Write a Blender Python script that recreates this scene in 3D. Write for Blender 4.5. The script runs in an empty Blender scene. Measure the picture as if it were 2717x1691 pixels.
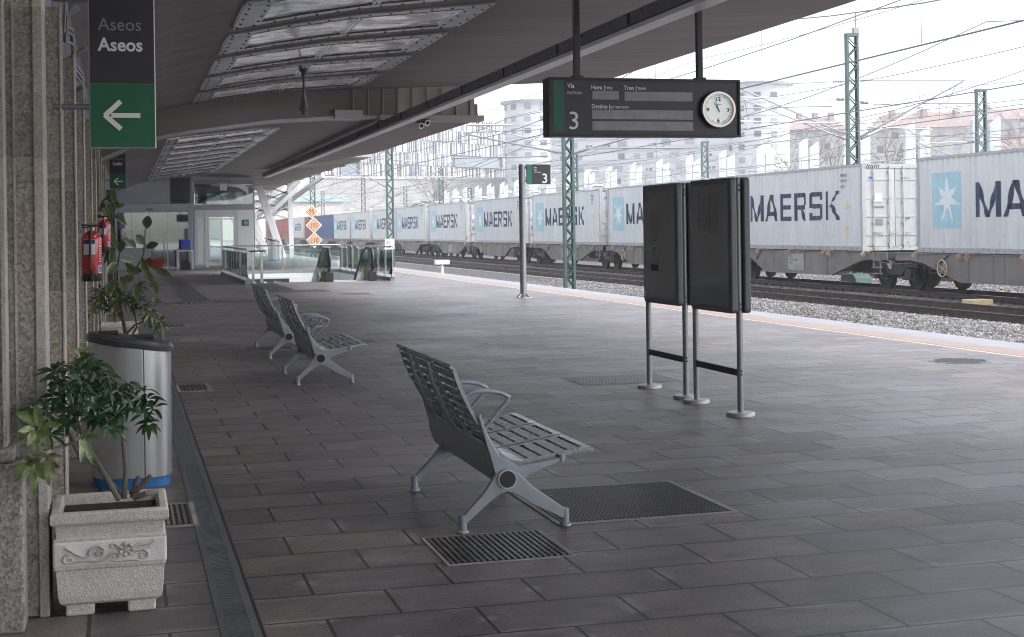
import bpy, bmesh, math, random
import numpy as np
from mathutils import Vector, Matrix
rnd = random.Random(7)
sc = bpy.context.scene
C = sc.collection
PI = math.pi

# ------------------------------------------------------------------ camera
YAW = math.radians(15.31); ROLL = .014
cam = bpy.data.cameras.new('camera'); cam_o = bpy.data.objects.new('camera', cam); C.objects.link(cam_o)
_R0 = Vector((math.cos(YAW), -math.sin(YAW), 0)); _U0 = Vector((0, 0, 1)); _F = Vector((math.sin(YAW), math.cos(YAW), 0))
_R = _R0*math.cos(ROLL) - _U0*math.sin(ROLL); _U = _U0*math.cos(ROLL) + _R0*math.sin(ROLL)
cam_o.matrix_world = Matrix(((_R.x, _U.x, -_F.x, 0), (_R.y, _U.y, -_F.y, 0), (_R.z, _U.z, -_F.z, 1.55), (0, 0, 0, 1)))
cam.sensor_width = 36; cam.lens = 50.0; cam.shift_y = -.0875; cam.shift_x = 0
cam.clip_start = .05; cam.clip_end = 4000
sc.camera = cam_o

# ------------------------------------------------------------------ sky, sun, exposure
w = bpy.data.worlds.new('World'); sc.world = w; w.use_nodes = True
nt = w.node_tree; nt.nodes.clear()
sky = nt.nodes.new('ShaderNodeTexSky'); sky.sky_type = 'NISHITA'; sky.sun_disc = False
sky.sun_elevation = math.radians(50); sky.sun_rotation = math.radians(120)
sky.air_density = 1.0; sky.dust_density = 3.0; sky.ozone_density = 1.0
hs = nt.nodes.new('ShaderNodeHueSaturation'); hs.inputs['Saturation'].default_value = .44; hs.inputs['Value'].default_value = 1.0
bg = nt.nodes.new('ShaderNodeBackground'); bg.inputs['Strength'].default_value = .15
ow = nt.nodes.new('ShaderNodeOutputWorld')
nt.links.new(sky.outputs[0], hs.inputs['Color']); nt.links.new(hs.outputs[0], bg.inputs[0]); nt.links.new(bg.outputs[0], ow.inputs[0])
sun = bpy.data.lights.new('sun', 'SUN'); sun.energy = .9; sun.angle = math.radians(25); sun.color = (1, .985, .965)
sun_o = bpy.data.objects.new('sun', sun); C.objects.link(sun_o)
sun_o.rotation_euler = (math.radians(40), 0, math.radians(60))     # from the right, high
sc.view_settings.view_transform = 'Standard'; sc.view_settings.look = 'None'
sc.view_settings.exposure = 1.86; sc.view_settings.gamma = 1
sc.cycles.max_bounces = 8; sc.cycles.diffuse_bounces = 4; sc.cycles.glossy_bounces = 4; sc.cycles.transparent_max_bounces = 16
sc.cycles.sample_clamp_indirect = 6; sc.cycles.filter_width = 1.05

# ------------------------------------------------------------------ materials
def L(nt, a, b): nt.links.new(a, b)
def mat(name, col, rough=.6, metal=0., var=.0, vscale=3., bump=0., bscale=40., col2=None, spec=.5, coat=0., stretch=None, detail=4.):
    m = bpy.data.materials.new(name); m.use_nodes = True; nt = m.node_tree
    p = nt.nodes['Principled BSDF']
    p.inputs['Base Color'].default_value = (*col, 1); p.inputs['Roughness'].default_value = rough; p.inputs['Metallic'].default_value = metal
    p.inputs['Specular IOR Level'].default_value = spec; p.inputs['Coat Weight'].default_value = coat
    tc = nt.nodes.new('ShaderNodeTexCoord'); src = tc.outputs['Object']
    if stretch:
        mp = nt.nodes.new('ShaderNodeMapping'); mp.inputs['Scale'].default_value = stretch; L(nt, src, mp.inputs[0]); src = mp.outputs[0]
    if var or col2:
        n = nt.nodes.new('ShaderNodeTexNoise'); n.inputs['Scale'].default_value = vscale; n.inputs['Detail'].default_value = detail; L(nt, src, n.inputs['Vector'])
        r = nt.nodes.new('ShaderNodeMapRange'); r.inputs[1].default_value = .35; r.inputs[2].default_value = .65; L(nt, n.outputs[0], r.inputs[0])
        mx = nt.nodes.new('ShaderNodeMix'); mx.data_type = 'RGBA'; L(nt, r.outputs[0], mx.inputs[0])
        a = tuple(c*(1-var) for c in col); b = col2 if col2 else tuple(min(1, c*(1+var)) for c in col)
        mx.inputs[6].default_value = (*a, 1); mx.inputs[7].default_value = (*b, 1); L(nt, mx.outputs[2], p.inputs['Base Color'])
        r2 = nt.nodes.new('ShaderNodeMapRange'); r2.inputs[3].default_value = max(0, rough-.12); r2.inputs[4].default_value = min(1, rough+.12)
        L(nt, n.outputs[0], r2.inputs[0]); L(nt, r2.outputs[0], p.inputs['Roughness'])
    if bump:
        n2 = nt.nodes.new('ShaderNodeTexNoise'); n2.inputs['Scale'].default_value = bscale; n2.inputs['Detail'].default_value = 5; L(nt, src, n2.inputs['Vector'])
        b = nt.nodes.new('ShaderNodeBump'); b.inputs['Strength'].default_value = bump; b.inputs['Distance'].default_value = .01
        L(nt, n2.outputs[0], b.inputs['Height']); L(nt, b.outputs[0], p.inputs['Normal'])
    return m
def ramp(nt, fac, stops):
    r = nt.nodes.new('ShaderNodeValToRGB'); e = r.color_ramp.elements
    e[0].position, e[0].color = stops[0][0], (*stops[0][1], 1); e[1].position, e[1].color = stops[-1][0], (*stops[-1][1], 1)
    for p_, c_ in stops[1:-1]:
        x = e.new(p_); x.color = (*c_, 1)
    L(nt, fac, r.inputs[0]); return r.outputs[0]
def noise(nt, src, scale, detail=4, rough=.5):
    n = nt.nodes.new('ShaderNodeTexNoise'); n.inputs['Scale'].default_value = scale; n.inputs['Detail'].default_value = detail
    n.inputs['Roughness'].default_value = rough; L(nt, src, n.inputs['Vector']); return n.outputs[0]
def mapping(nt, src, scale=(1, 1, 1), loc=(0, 0, 0), rot=(0, 0, 0)):
    mp = nt.nodes.new('ShaderNodeMapping'); mp.inputs['Scale'].default_value = scale; mp.inputs['Location'].default_value = loc; mp.inputs['Rotation'].default_value = rot
    L(nt, src, mp.inputs[0]); return mp.outputs[0]
def mixc(nt, fac, a, b, mode='MIX'):
    mx = nt.nodes.new('ShaderNodeMix'); mx.data_type = 'RGBA'; mx.blend_type = mode
    for i, v in ((0, fac), (6, a), (7, b)):
        if isinstance(v, (int, float)): mx.inputs[i].default_value = v
        elif isinstance(v, tuple): mx.inputs[i].default_value = (*v, 1)
        else: L(nt, v, mx.inputs[i])
    return mx.outputs[2]
def mrange(nt, v, a, b, c, d):
    r = nt.nodes.new('ShaderNodeMapRange'); L(nt, v, r.inputs[0])
    for i, x in enumerate((a, b, c, d)): r.inputs[i+1].default_value = x
    return r.outputs[0]
def math_(nt, op, a, b=0.):
    n = nt.nodes.new('ShaderNodeMath'); n.operation = op
    for i, v in enumerate((a, b)):
        if isinstance(v, (int, float)): n.inputs[i].default_value = v
        else: L(nt, v, n.inputs[i])
    return n.outputs[0]
def base(name, rough=.5, metal=0.):
    m = bpy.data.materials.new(name); m.use_nodes = True; nt = m.node_tree; p = nt.nodes['Principled BSDF']
    p.inputs['Roughness'].default_value = rough; p.inputs['Metallic'].default_value = metal
    return m, nt, p, nt.nodes.new('ShaderNodeTexCoord').outputs['Object']
def bump_(nt, p, h, strength, dist=.01):
    b = nt.nodes.new('ShaderNodeBump'); b.inputs['Strength'].default_value = strength; b.inputs['Distance'].default_value = dist
    L(nt, h, b.inputs['Height']); L(nt, b.outputs[0], p.inputs['Normal'])

def paving():
    m, nt, p, co = base('paving')
    v = mapping(nt, co, loc=(-.155, -.08, 0))
    def brick(mortar, c1, c2, cm, smooth=.1):
        b = nt.nodes.new('ShaderNodeTexBrick'); L(nt, v, b.inputs['Vector'])
        b.inputs['Scale'].default_value = 1; b.inputs['Brick Width'].default_value = .61; b.inputs['Row Height'].default_value = .4
        b.inputs['Mortar Size'].default_value = mortar; b.inputs['Mortar Smooth'].default_value = smooth; b.inputs['Bias'].default_value = 0
        b.inputs['Color1'].default_value = (*c1, 1); b.inputs['Color2'].default_value = (*c2, 1); b.inputs['Mortar'].default_value = (*cm, 1)
        b.offset = .5; b.offset_frequency = 2; return b
    b = brick(.008, (0, 0, 0), (1, 1, 1), (.5, .5, .5))
    tile = ramp(nt, b.outputs['Color'], [(0, (.088, .078, .077)), (.2, (.146, .132, .136)), (.4, (.104, .093, .099)), (.6, (.162, .146, .144)), (.8, (.118, .103, .099)), (1, (.186, .168, .160))])
    n1 = noise(nt, mapping(nt, co, scale=(1.1, 1.9, 1)), 2.6, 7, .68)
    n2 = noise(nt, co, 60, 3, .6)
    n3 = noise(nt, mapping(nt, co, scale=(.8, 1.8, 1)), 2.1, 5, .6)
    n4 = noise(nt, co, .35, 3)
    c = mixc(nt, 1., tile, ramp(nt, n1, [(.30, (.58, .56, .60)), (.45, (.92, .92, .95)), (.55, (1.05, 1.02, 1.)), (.70, (1.42, 1.34, 1.24))]), 'MULTIPLY')
    c = mixc(nt, 1., c, ramp(nt, n2, [(.3, (.74, .74, .74)), (.7, (1.26, 1.26, 1.26))]), 'MULTIPLY')
    # pale dried-water scum near tile edges
    bw = brick(.075, (0, 0, 0), (0, 0, 0), (1, 1, 1), 1.)
    edge = math_(nt, 'MULTIPLY', bw.outputs['Fac'], mrange(nt, n3, .53, .60, 0, 1))
    wet = math_(nt, 'MULTIPLY', bw.outputs['Fac'], mrange(nt, n3, .42, .55, 1, 0))
    c = mixc(nt, math_(nt, 'MULTIPLY', wet, .42), c, (.06, .054, .056))
    c = mixc(nt, math_(nt, 'MULTIPLY', edge, .40), c, (.36, .35, .36))
    c = mixc(nt, mrange(nt, noise(nt, co, 26, 2, .8), .70, .74, 0, .4), c, (.34, .33, .33))
    sp = nt.nodes.new('ShaderNodeSeparateXYZ'); L(nt, v, sp.inputs[0])
    # joints: dark, deeper between neighbours of a row
    c = mixc(nt, math_(nt, 'MULTIPLY', b.outputs['Fac'], .95), c, (.010, .009, .010))
    # chewing gum spots and small pale chips
    vo = nt.nodes.new('ShaderNodeTexVoronoi'); vo.inputs['Scale'].default_value = 5.; L(nt, co, vo.inputs['Vector'])
    sc_ = nt.nodes.new('ShaderNodeSeparateColor'); L(nt, vo.outputs['Color'], sc_.inputs[0])
    spot = math_(nt, 'MULTIPLY', mrange(nt, vo.outputs['Distance'], .07, .10, 1, 0), math_(nt, 'GREATER_THAN', sc_.outputs[0], .72))
    c = mixc(nt, math_(nt, 'MULTIPLY', spot, .55), c, mixc(nt, math_(nt, 'GREATER_THAN', sc_.outputs[1], .55), (.035, .032, .032), (.30, .29, .28)))
    scr = mrange(nt, noise(nt, mapping(nt, co, scale=(2.2, 14, 1), rot=(0, 0, .12)), 2.4, 4, .75), .665, .70, 0, .45)
    c = mixc(nt, scr, c, (.30, .29, .29))
    # reddish stains
    st = mrange(nt, noise(nt, co, 1.7, 3, .7), .72, .78, 0, .5)
    c = mixc(nt, st, c, (.07, .035, .028))
    L(nt, c, p.inputs['Base Color'])
    r = mixc(nt, mrange(nt, n3, .35, .65, 0, 1), (.34, .34, .34), (.52, .52, .52))
    r2 = nt.nodes.new('ShaderNodeMath'); r2.operation = 'MULTIPLY_ADD'; L(nt, mrange(nt, b.outputs['Color'], 0, 1, .43, .52), r2.inputs[0]); r2.inputs[1].default_value = 1; 
    L(nt, mrange(nt, n4, .3, .7, -.05, .04), r2.inputs[2]); L(nt, r2.outputs[0], p.inputs['Roughness'])
    h = math_(nt, 'ADD', math_(nt, 'MULTIPLY', b.outputs['Fac'], -1.), math_(nt, 'MULTIPLY', n1, .08))
    h = math_(nt, 'ADD', h, math_(nt, 'MULTIPLY', n2, .35)); h = math_(nt, 'ADD', h, math_(nt, 'MULTIPLY', b.outputs['Color'], .3))
    bump_(nt, p, h, .5, .006)
    return m

def granite(name, c0, c1, c2, scale=70., joint=None, rough=.85):
    m, nt, p, co = base(name, rough)
    v = nt.nodes.new('ShaderNodeTexVoronoi'); v.inputs['Scale'].default_value = scale; L(nt, co, v.inputs['Vector'])
    vc = ramp(nt, math_(nt, 'FRACT', math_(nt, 'MULTIPLY', v.outputs['Color'], 1.)), [(0, c0), (.45, c1), (1, c2)])
    n = noise(nt, co, 1.3, 4); n2 = noise(nt, co, 220, 2)
    c = mixc(nt, 1., vc, ramp(nt, n, [(.3, (.76, .745, .72)), (.7, (1.12, 1.11, 1.09))]), 'MULTIPLY')
    # horizontal course tint
    s = nt.nodes.new('ShaderNodeSeparateXYZ'); L(nt, co, s.inputs[0])
    cell = nt.nodes.new('ShaderNodeTexWhiteNoise'); cell.noise_dimensions = '2D'
    cb = nt.nodes.new('ShaderNodeCombineXYZ')
    L(nt, math_(nt, 'FLOOR', math_(nt, 'DIVIDE', s.outputs[2], .62)), cb.inputs[0]); L(nt, math_(nt, 'FLOOR', math_(nt, 'DIVIDE', s.outputs[1], 2.4)), cb.inputs[1]); L(nt, cb.outputs[0], cell.inputs[0])
    c = mixc(nt, 1., c, ramp(nt, cell.outputs[0], [(0, (.8, .76, .70)), (.5, (1, 1, 1)), (1, (1.16, 1.1, 1.0))]), 'MULTIPLY')
    if joint:
        f = math_(nt, 'FRACT', math_(nt, 'DIVIDE', s.outputs[2], .62))
        j = math_(nt, 'LESS_THAN', f, .018)
        c = mixc(nt, math_(nt, 'MULTIPLY', j, .8), c, joint)
    L(nt, c, p.inputs['Base Color']); bump_(nt, p, math_(nt, 'ADD', v.outputs['Distance'], n2), .5, .004)
    return m

def container_paint(name, col, rust=1.):
    m, nt, p, co = base(name, .5)
    oi = nt.nodes.new('ShaderNodeObjectInfo')
    off = nt.nodes.new('ShaderNodeVectorMath'); off.operation = 'ADD'; cb = nt.nodes.new('ShaderNodeCombineXYZ')
    for i in range(3): L(nt, math_(nt, 'MULTIPLY', oi.outputs['Random'], 37.+i*11), cb.inputs[i])
    L(nt, co, off.inputs[0]); L(nt, cb.outputs[0], off.inputs[1]); v = off.outputs[0]
    n1 = noise(nt, mapping(nt, v, scale=(1, 1, .25)), 1.4, 5, .6)
    n2 = noise(nt, mapping(nt, v, scale=(1, 6, 1.1)), 2.2, 6, .75)
    n3 = noise(nt, v, 9, 4, .7)
    c = mixc(nt, mrange(nt, n1, .3, .7, 0, 1), tuple(x*.90 for x in col), tuple(min(1, x*1.06) for x in col))
    s = nt.nodes.new('ShaderNodeSeparateXYZ'); L(nt, co, s.inputs[0])
    low = mrange(nt, s.outputs[2], .1, 1.3, 1., .0)
    thr = mrange(nt, low, 0, 1, 0., .055)
    rs = mrange(nt, math_(nt, 'ADD', math_(nt, 'MULTIPLY', math_(nt, 'ADD', n2, n3), .5), thr), .635-.075*(rust-1), .70-.075*(rust-1), 0, min(1, .8*rust))
    grime = mrange(nt, noise(nt, mapping(nt, v, scale=(1, 9, .35)), 2.0, 5, .7), .48, .72, 0, .30); c = mixc(nt, grime, c, tuple(x*.62 for x in col))
    c = mixc(nt, rs, c, (.20, .115, .065))
    c = mixc(nt, 1., c, ramp(nt, oi.outputs['Random'], [(0, (.86, .88, .88)), (.5, (1, 1, 1)), (1, (.96, .93, .90))]), 'MULTIPLY')
    L(nt, c, p.inputs['Base Color']); bump_(nt, p, n1, .15, .02)
    return m

def ballast_mat():
    m, nt, p, co = base('ballast', .95)
    v = nt.nodes.new('ShaderNodeTexVoronoi'); v.inputs['Scale'].default_value = 16; L(nt, co, v.inputs['Vector'])
    g = nt.nodes.new('ShaderNodeSeparateColor'); L(nt, v.outputs['Color'], g.inputs[0])
    c = ramp(nt, g.outputs[0], [(0, (.06, .06, .065)), (.4, (.12, .12, .12)), (.8, (.21, .21, .21)), (1, (.30, .30, .30))])
    c = mixc(nt, mrange(nt, v.outputs['Distance'], .25, .6, 0, .85), c, (.03, .03, .032))
    L(nt, c, p.inputs['Base Color']); bump_(nt, p, math_(nt, 'MULTIPLY', v.outputs['Distance'], -1.), 1., .03)
    return m
def stone_mat():
    m, nt, p, co = base('ballast_stone', .9)
    v = nt.nodes.new('ShaderNodeTexVoronoi'); v.inputs['Scale'].default_value = 11; L(nt, co, v.inputs['Vector'])
    g = nt.nodes.new('ShaderNodeSeparateColor'); L(nt, v.outputs['Color'], g.inputs[0])
    c = ramp(nt, g.outputs[1], [(0, (.08, .08, .085)), (.5, (.18, .178, .175)), (1, (.33, .33, .33))])
    c = mixc(nt, 1., c, ramp(nt, noise(nt, co, .5, 3), [(.3, (.75, .70, .66)), (.7, (1.08, 1.08, 1.1))]), 'MULTIPLY')
    L(nt, c, p.inputs['Base Color']); return m

def mirror_mat(name, wave=.5, scale=1.6):
    m, nt, p, co = base(name, .07, 1.)
    p.inputs['Base Color'].default_value = (.86, .86, .88, 1)
    n = noise(nt, mapping(nt, co, scale=(.55, 1.3, 1)), scale, 3, .5)
    n2 = noise(nt, mapping(nt, co, scale=(1.5, 3, 1)), 5, 4, .6)
    h = math_(nt, 'ADD', n, math_(nt, 'MULTIPLY', n2, .10)); bump_(nt, p, h, wave, .3)
    return m
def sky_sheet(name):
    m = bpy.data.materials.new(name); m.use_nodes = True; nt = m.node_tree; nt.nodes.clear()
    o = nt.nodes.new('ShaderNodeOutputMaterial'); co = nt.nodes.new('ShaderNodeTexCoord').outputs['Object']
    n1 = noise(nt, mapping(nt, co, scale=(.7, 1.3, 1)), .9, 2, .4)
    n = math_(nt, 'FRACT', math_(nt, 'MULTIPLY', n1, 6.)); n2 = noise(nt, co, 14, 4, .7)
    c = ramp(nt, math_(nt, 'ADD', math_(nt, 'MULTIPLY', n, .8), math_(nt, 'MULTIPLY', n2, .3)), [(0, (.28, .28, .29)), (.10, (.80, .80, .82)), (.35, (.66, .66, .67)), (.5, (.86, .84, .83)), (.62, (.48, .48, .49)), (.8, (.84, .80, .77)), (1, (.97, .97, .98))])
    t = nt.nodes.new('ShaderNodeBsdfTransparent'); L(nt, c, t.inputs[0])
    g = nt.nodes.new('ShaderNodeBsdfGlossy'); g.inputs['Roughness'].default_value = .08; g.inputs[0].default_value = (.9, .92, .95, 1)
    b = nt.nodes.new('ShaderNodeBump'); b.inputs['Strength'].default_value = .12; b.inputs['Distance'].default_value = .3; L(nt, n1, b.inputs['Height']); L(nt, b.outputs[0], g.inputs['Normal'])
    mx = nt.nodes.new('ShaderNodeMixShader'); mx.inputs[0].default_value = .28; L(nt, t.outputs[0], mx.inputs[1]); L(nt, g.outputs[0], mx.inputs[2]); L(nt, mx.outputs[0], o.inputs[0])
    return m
def glass_mat(name, tint=(.8, .88, .86), refl=.12, rough=.02):
    m = bpy.data.materials.new(name); m.use_nodes = True; nt = m.node_tree; nt.nodes.clear()
    o = nt.nodes.new('ShaderNodeOutputMaterial'); t = nt.nodes.new('ShaderNodeBsdfTransparent'); t.inputs[0].default_value = (*tint, 1)
    g = nt.nodes.new('ShaderNodeBsdfGlossy'); g.inputs['Roughness'].default_value = rough; g.inputs[0].default_value = (.9, .95, .95, 1)
    f = nt.nodes.new('ShaderNodeFresnel'); f.inputs[0].default_value = 1.5
    a = nt.nodes.new('ShaderNodeMath'); a.operation = 'ADD'; L(nt, f.outputs[0], a.inputs[0]); a.inputs[1].default_value = refl-.04
    mx = nt.nodes.new('ShaderNodeMixShader'); L(nt, a.outputs[0], mx.inputs[0]); L(nt, t.outputs[0], mx.inputs[1]); L(nt, g.outputs[0], mx.inputs[2]); L(nt, mx.outputs[0], o.inputs[0])
    return m
def leaf_mat(name, a, b, c2, edge=None, inner=False):
    m, nt, p, co = base(name, .33)
    n = noise(nt, co, 22, 3, .6); c = ramp(nt, n, [(.3, a), (.5, b), (.7, c2)])
    if edge:
        uv = nt.nodes.new('ShaderNodeUVMap'); s = nt.nodes.new('ShaderNodeSeparateXYZ'); L(nt, uv.outputs[0], s.inputs[0])
        xx = math_(nt, 'ADD', s.outputs[0], math_(nt, 'MULTIPLY', noise(nt, co, 60, 3, .7), 1.)); e = mrange(nt, xx, .75, 1.05, 1, 0) if inner else mrange(nt, xx, 1.15, 1.3, 0, 1)
        c = mixc(nt, e, c, edge)
    L(nt, c, p.inputs['Base Color']); p.inputs['Specular IOR Level'].default_value = .6
    return m

M = dict(
    paving=paving(), ballast=ballast_mat(), stone=stone_mat(),
    granite=granite('granite', (.15, .148, .145), (.265, .262, .257), (.42, .415, .41), 85, joint=(.34, .335, .33)),
    granite_light=granite('granite_light', (.32, .318, .312), (.41, .407, .40), (.50, .495, .49), 120),  # paler granite; carries the painted light on the fin edges
    planter=granite('cast_stone', (.47, .475, .48), (.56, .565, .57), (.66, .665, .67), 110),
    planter_smooth=mat('cast_stone_smooth', (.68, .68, .69), .8, var=.12, vscale=5, bump=.2),
    relief=mat('cast_relief', (.50, .49, .49), .8, var=.15, vscale=9),
    soil=mat('soil', (.035, .027, .02), .95, var=.4, vscale=20, bump=.8, bscale=30),
    ceiling=mat('ceiling_concrete', (.255, .235, .238), .8, var=.13, vscale=.9, bump=.25, bscale=3, stretch=(.5, 2.2, 1)),
    ceiling_l=mat('ceiling_pale', (.42, .40, .38), .7, var=.1, vscale=1.),
    fascia=mat('fascia_side', (.10, .10, .11), .5, var=.2, vscale=2), alu=mat('aluminium', (.56, .56, .58), .35, .9, var=.08, vscale=3),
    alu_matt=mat('aluminium_matt', (.50, .50, .52), .5, .6, var=.08, vscale=4),
    plate=mat('galvanised_plate', (.58, .62, .62), .35, .35, var=.15, vscale=1.5),
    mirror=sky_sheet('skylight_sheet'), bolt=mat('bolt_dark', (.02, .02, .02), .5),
    bench=mat('bench_metal', (.33, .35, .39), .28, .85, var=.05, vscale=6), bench_leg=mat('bench_cast', (.29, .32, .37), .40, .35, var=.08, vscale=8),
    black=mat('black_plastic', (.018, .018, .02), .45), rubber=mat('rubber', (.02, .02, .02), .7),
    dark=mat('dark_anthracite', (.030, .032, .045), .42, var=.1, vscale=3), dark2=mat('dark_sign', (.033, .034, .048), .4),
    lcd=mat('display_strip', (.26, .265, .30), .4, var=.12, vscale=12), white=mat('white_paint', (.78, .78, .78), .5, var=.04),
    sign_white=mat('sign_white', (.80, .81, .84), .5), green=mat('sign_green', (.008, .12, .07), .42, var=.08, vscale=3),
    green_f=mat('sign_green_b', (.02, .19, .10), .42), mast=mat('mast_green', (.06, .11, .10), .5, var=.2, vscale=4),
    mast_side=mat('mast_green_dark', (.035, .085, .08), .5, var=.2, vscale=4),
    chrome=mat('chrome', (.62, .62, .64), .16, 1., var=.1, vscale=6), steel=mat('brushed_steel', (.50, .51, .53), .3, .9, var=.12, vscale=1., stretch=(9, 9, .15)),
    steel_m=mat('matt_steel', (.42, .43, .45), .42, .6, var=.08, vscale=2), blue=mat('blue_plastic', (.02, .17, .48), .4),
    lid=mat('lid_grey', (.045, .048, .055), .4), grate=mat('grate_steel', (.13, .125, .122), .4, .55, var=.3, vscale=9),
    grate_dark=mat('grate_pit', (.022, .021, .020), .9), drain=mat('drain_metal', (.17, .19, .20), .4, .6, var=.2, vscale=5),
    red=mat('extinguisher_red', (.42, .01, .015), .25, coat=.5), label=mat('label_white', (.62, .62, .66), .6), navy=mat('label_navy', (.02, .03, .14), .5),
    brass=mat('brass', (.55, .38, .1), .4, .8), edge=mat('edge_stone', (.25, .26, .28), .7, var=.08, vscale=2),
    pink=mat('tactile_pink', (.27, .215, .195), .7, var=.08, vscale=2), yellow=mat('line_yellow', (.46, .41, .29), .6, var=.1, vscale=3),
    platform_side=mat('platform_side', (.30, .29, .28), .9, var=.2), rail=mat('rail_rust', (.085, .055, .045), .6, .3, var=.3, vscale=4),
    rail_head=mat('rail_head', (.42, .41, .41), .22, 1.), sleeper=mat('sleeper', (.30, .29, .28), .9, var=.2, vscale=2),
    clip=mat('rail_clip', (.05, .042, .038), .7), wagon=mat('wagon_brown', (.225, .20, .175), .7, var=.18, vscale=1.2, bump=.2, bscale=8),
    wagon_d=mat('wagon_dark', (.035, .033, .032), .7, var=.3, vscale=3), wheel=mat('wheel_dark', (.035, .030, .028), .6, .4, var=.3), twist=mat('twistlock', (.42, .32, .22), .7, var=.3, vscale=8),
    cream=mat('cream_paint', (.62, .55, .34), .55), yellow_box=mat('yellow_box', (.72, .60, .32), .6, var=.08, vscale=6),
    c_grey=container_paint('container_grey', (.72, .715, .70)), c_frame=container_paint('container_frame', (.44, .45, .45), 1.75),
    c_red=container_paint('container_red', (.36, .07, .045), .4), c_blue=container_paint('container_blue', (.03, .085, .21), .3),
    teal=mat('logo_teal', (.40, .62, .66), .5, var=.05), letter=mat('letter_navy', (.022, .040, .085), .5, var=.2, vscale=4), star=mat('logo_white', (.78, .80, .80), .5, var=.05),
    haz_y=mat('hazard_yellow', (.72, .62, .2), .5), door=container_paint('container_door', (.46, .475, .48), 1.3),
    wire=mat('overhead_wire', (.22, .23, .26), .5, .5), arm=mat('cantilever_tube', (.34, .35, .37), .4, .3), insul=mat('insulator', (.30, .27, .28), .4),
    orange=mat('sign_orange', (.80, .36, .16), .5), signb=mat('sign_black', (.03, .015, .012), .5),
    glass=glass_mat('clear_glass'), glass_g=glass_mat('green_glass', (.84, .93, .91), .06), glass_d=glass_mat('dark_glass', (.42, .48, .50), .26),
    poster=mat('poster_glass', (.155, .16, .165), .12, spec=.7, var=.15, vscale=1.5), poster_f=mat('poster_frame', (.11, .118, .138), .36), paper=mat('paper_dim', (.21, .21, .215), .3),
    post=mat('post_grey', (.26, .27, .30), .4, .5, var=.06), plaster=mat('plaster_grey', (.26, .26, .29), .9, var=.06), lift=mat('lift_panel', (.50, .50, .53), .4, .5, var=.05, vscale=1),
    lift_w=mat('lift_bright', (.62, .62, .63), .35, .3), yl=mat('escalator_yellow', (.72, .76, .12), .5), pit=mat('pit_white', (.66, .70, .72), .5),
    clock=mat('clock_face', (.90, .95, .95), .35), ring=mat('clock_ring', (.30, .28, .27), .18, 1.), col_white=mat('column_white', (.60, .61, .62), .5, .1, var=.05),
    bark=mat('bark', (.11, .09, .07), .9, var=.3, vscale=20, bump=.5), bark_g=mat('bark_grey', (.15, .135, .12), .9, var=.25, vscale=8),
    leaf=leaf_mat('leaf_green', (.010, .036, .014), (.022, .070, .026), (.055, .12, .045)), leaf_v=leaf_mat('leaf_variegated', (.03, .08, .02), (.15, .22, .07), (.42, .45, .25)),
    leaf_o=leaf_mat('leaf_olive', (.03, .05, .018), (.055, .085, .03), (.09, .12, .05), (.13, .15, .08)), leaf_r=leaf_mat('leaf_red', (.16, .03, .02), (.26, .05, .03), (.3, .08, .05)),
    conifer=mat('conifer', (.045, .085, .045), .9, var=.4, vscale=1.5), scrub=mat('scrub', (.12, .13, .08), .9, var=.4, vscale=2),
    b_white=mat('render_white', (.52, .525, .53), .8, var=.03), b_band=mat('render_band', (.42, .42, .43), .8, var=.03), b_grey=mat('render_grey', (.40, .385, .38), .8, var=.05),
    b_beige=mat('render_beige', (.43, .40, .37), .8, var=.05), roof=mat('roof_tile', (.24, .175, .16), .85, var=.2, vscale=1.), win=mat('window_dark', (.05, .06, .08), .2, spec=.7), win_l=mat('window_light', (.18, .22, .25), .2, spec=.7),
    shutter=mat('shutter', (.30, .30, .32), .7), concrete=mat('concrete_wall', (.30, .29, .28), .85, var=.1, vscale=.3), slat_d=mat('slat_dark', (.07, .07, .11), .5), slat_g=mat('slat_grey', (.20, .20, .235), .5), slat_w=mat('slat_white', (.47, .47, .48), .5),
    terrain=mat('terrain', (.26, .25, .22), .95, var=.25, vscale=.06, bump=.3, bscale=1.), fin=mat('fin_white', (.60, .61, .62), .5), teal_roof=mat('teal_roof', (.26, .36, .37), .5),
)

_p = M['clock'].node_tree.nodes['Principled BSDF']; _p.inputs['Emission Color'].default_value = (.9, .97, 1, 1); _p.inputs['Emission Strength'].default_value = .07   # backlit station clock

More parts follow.
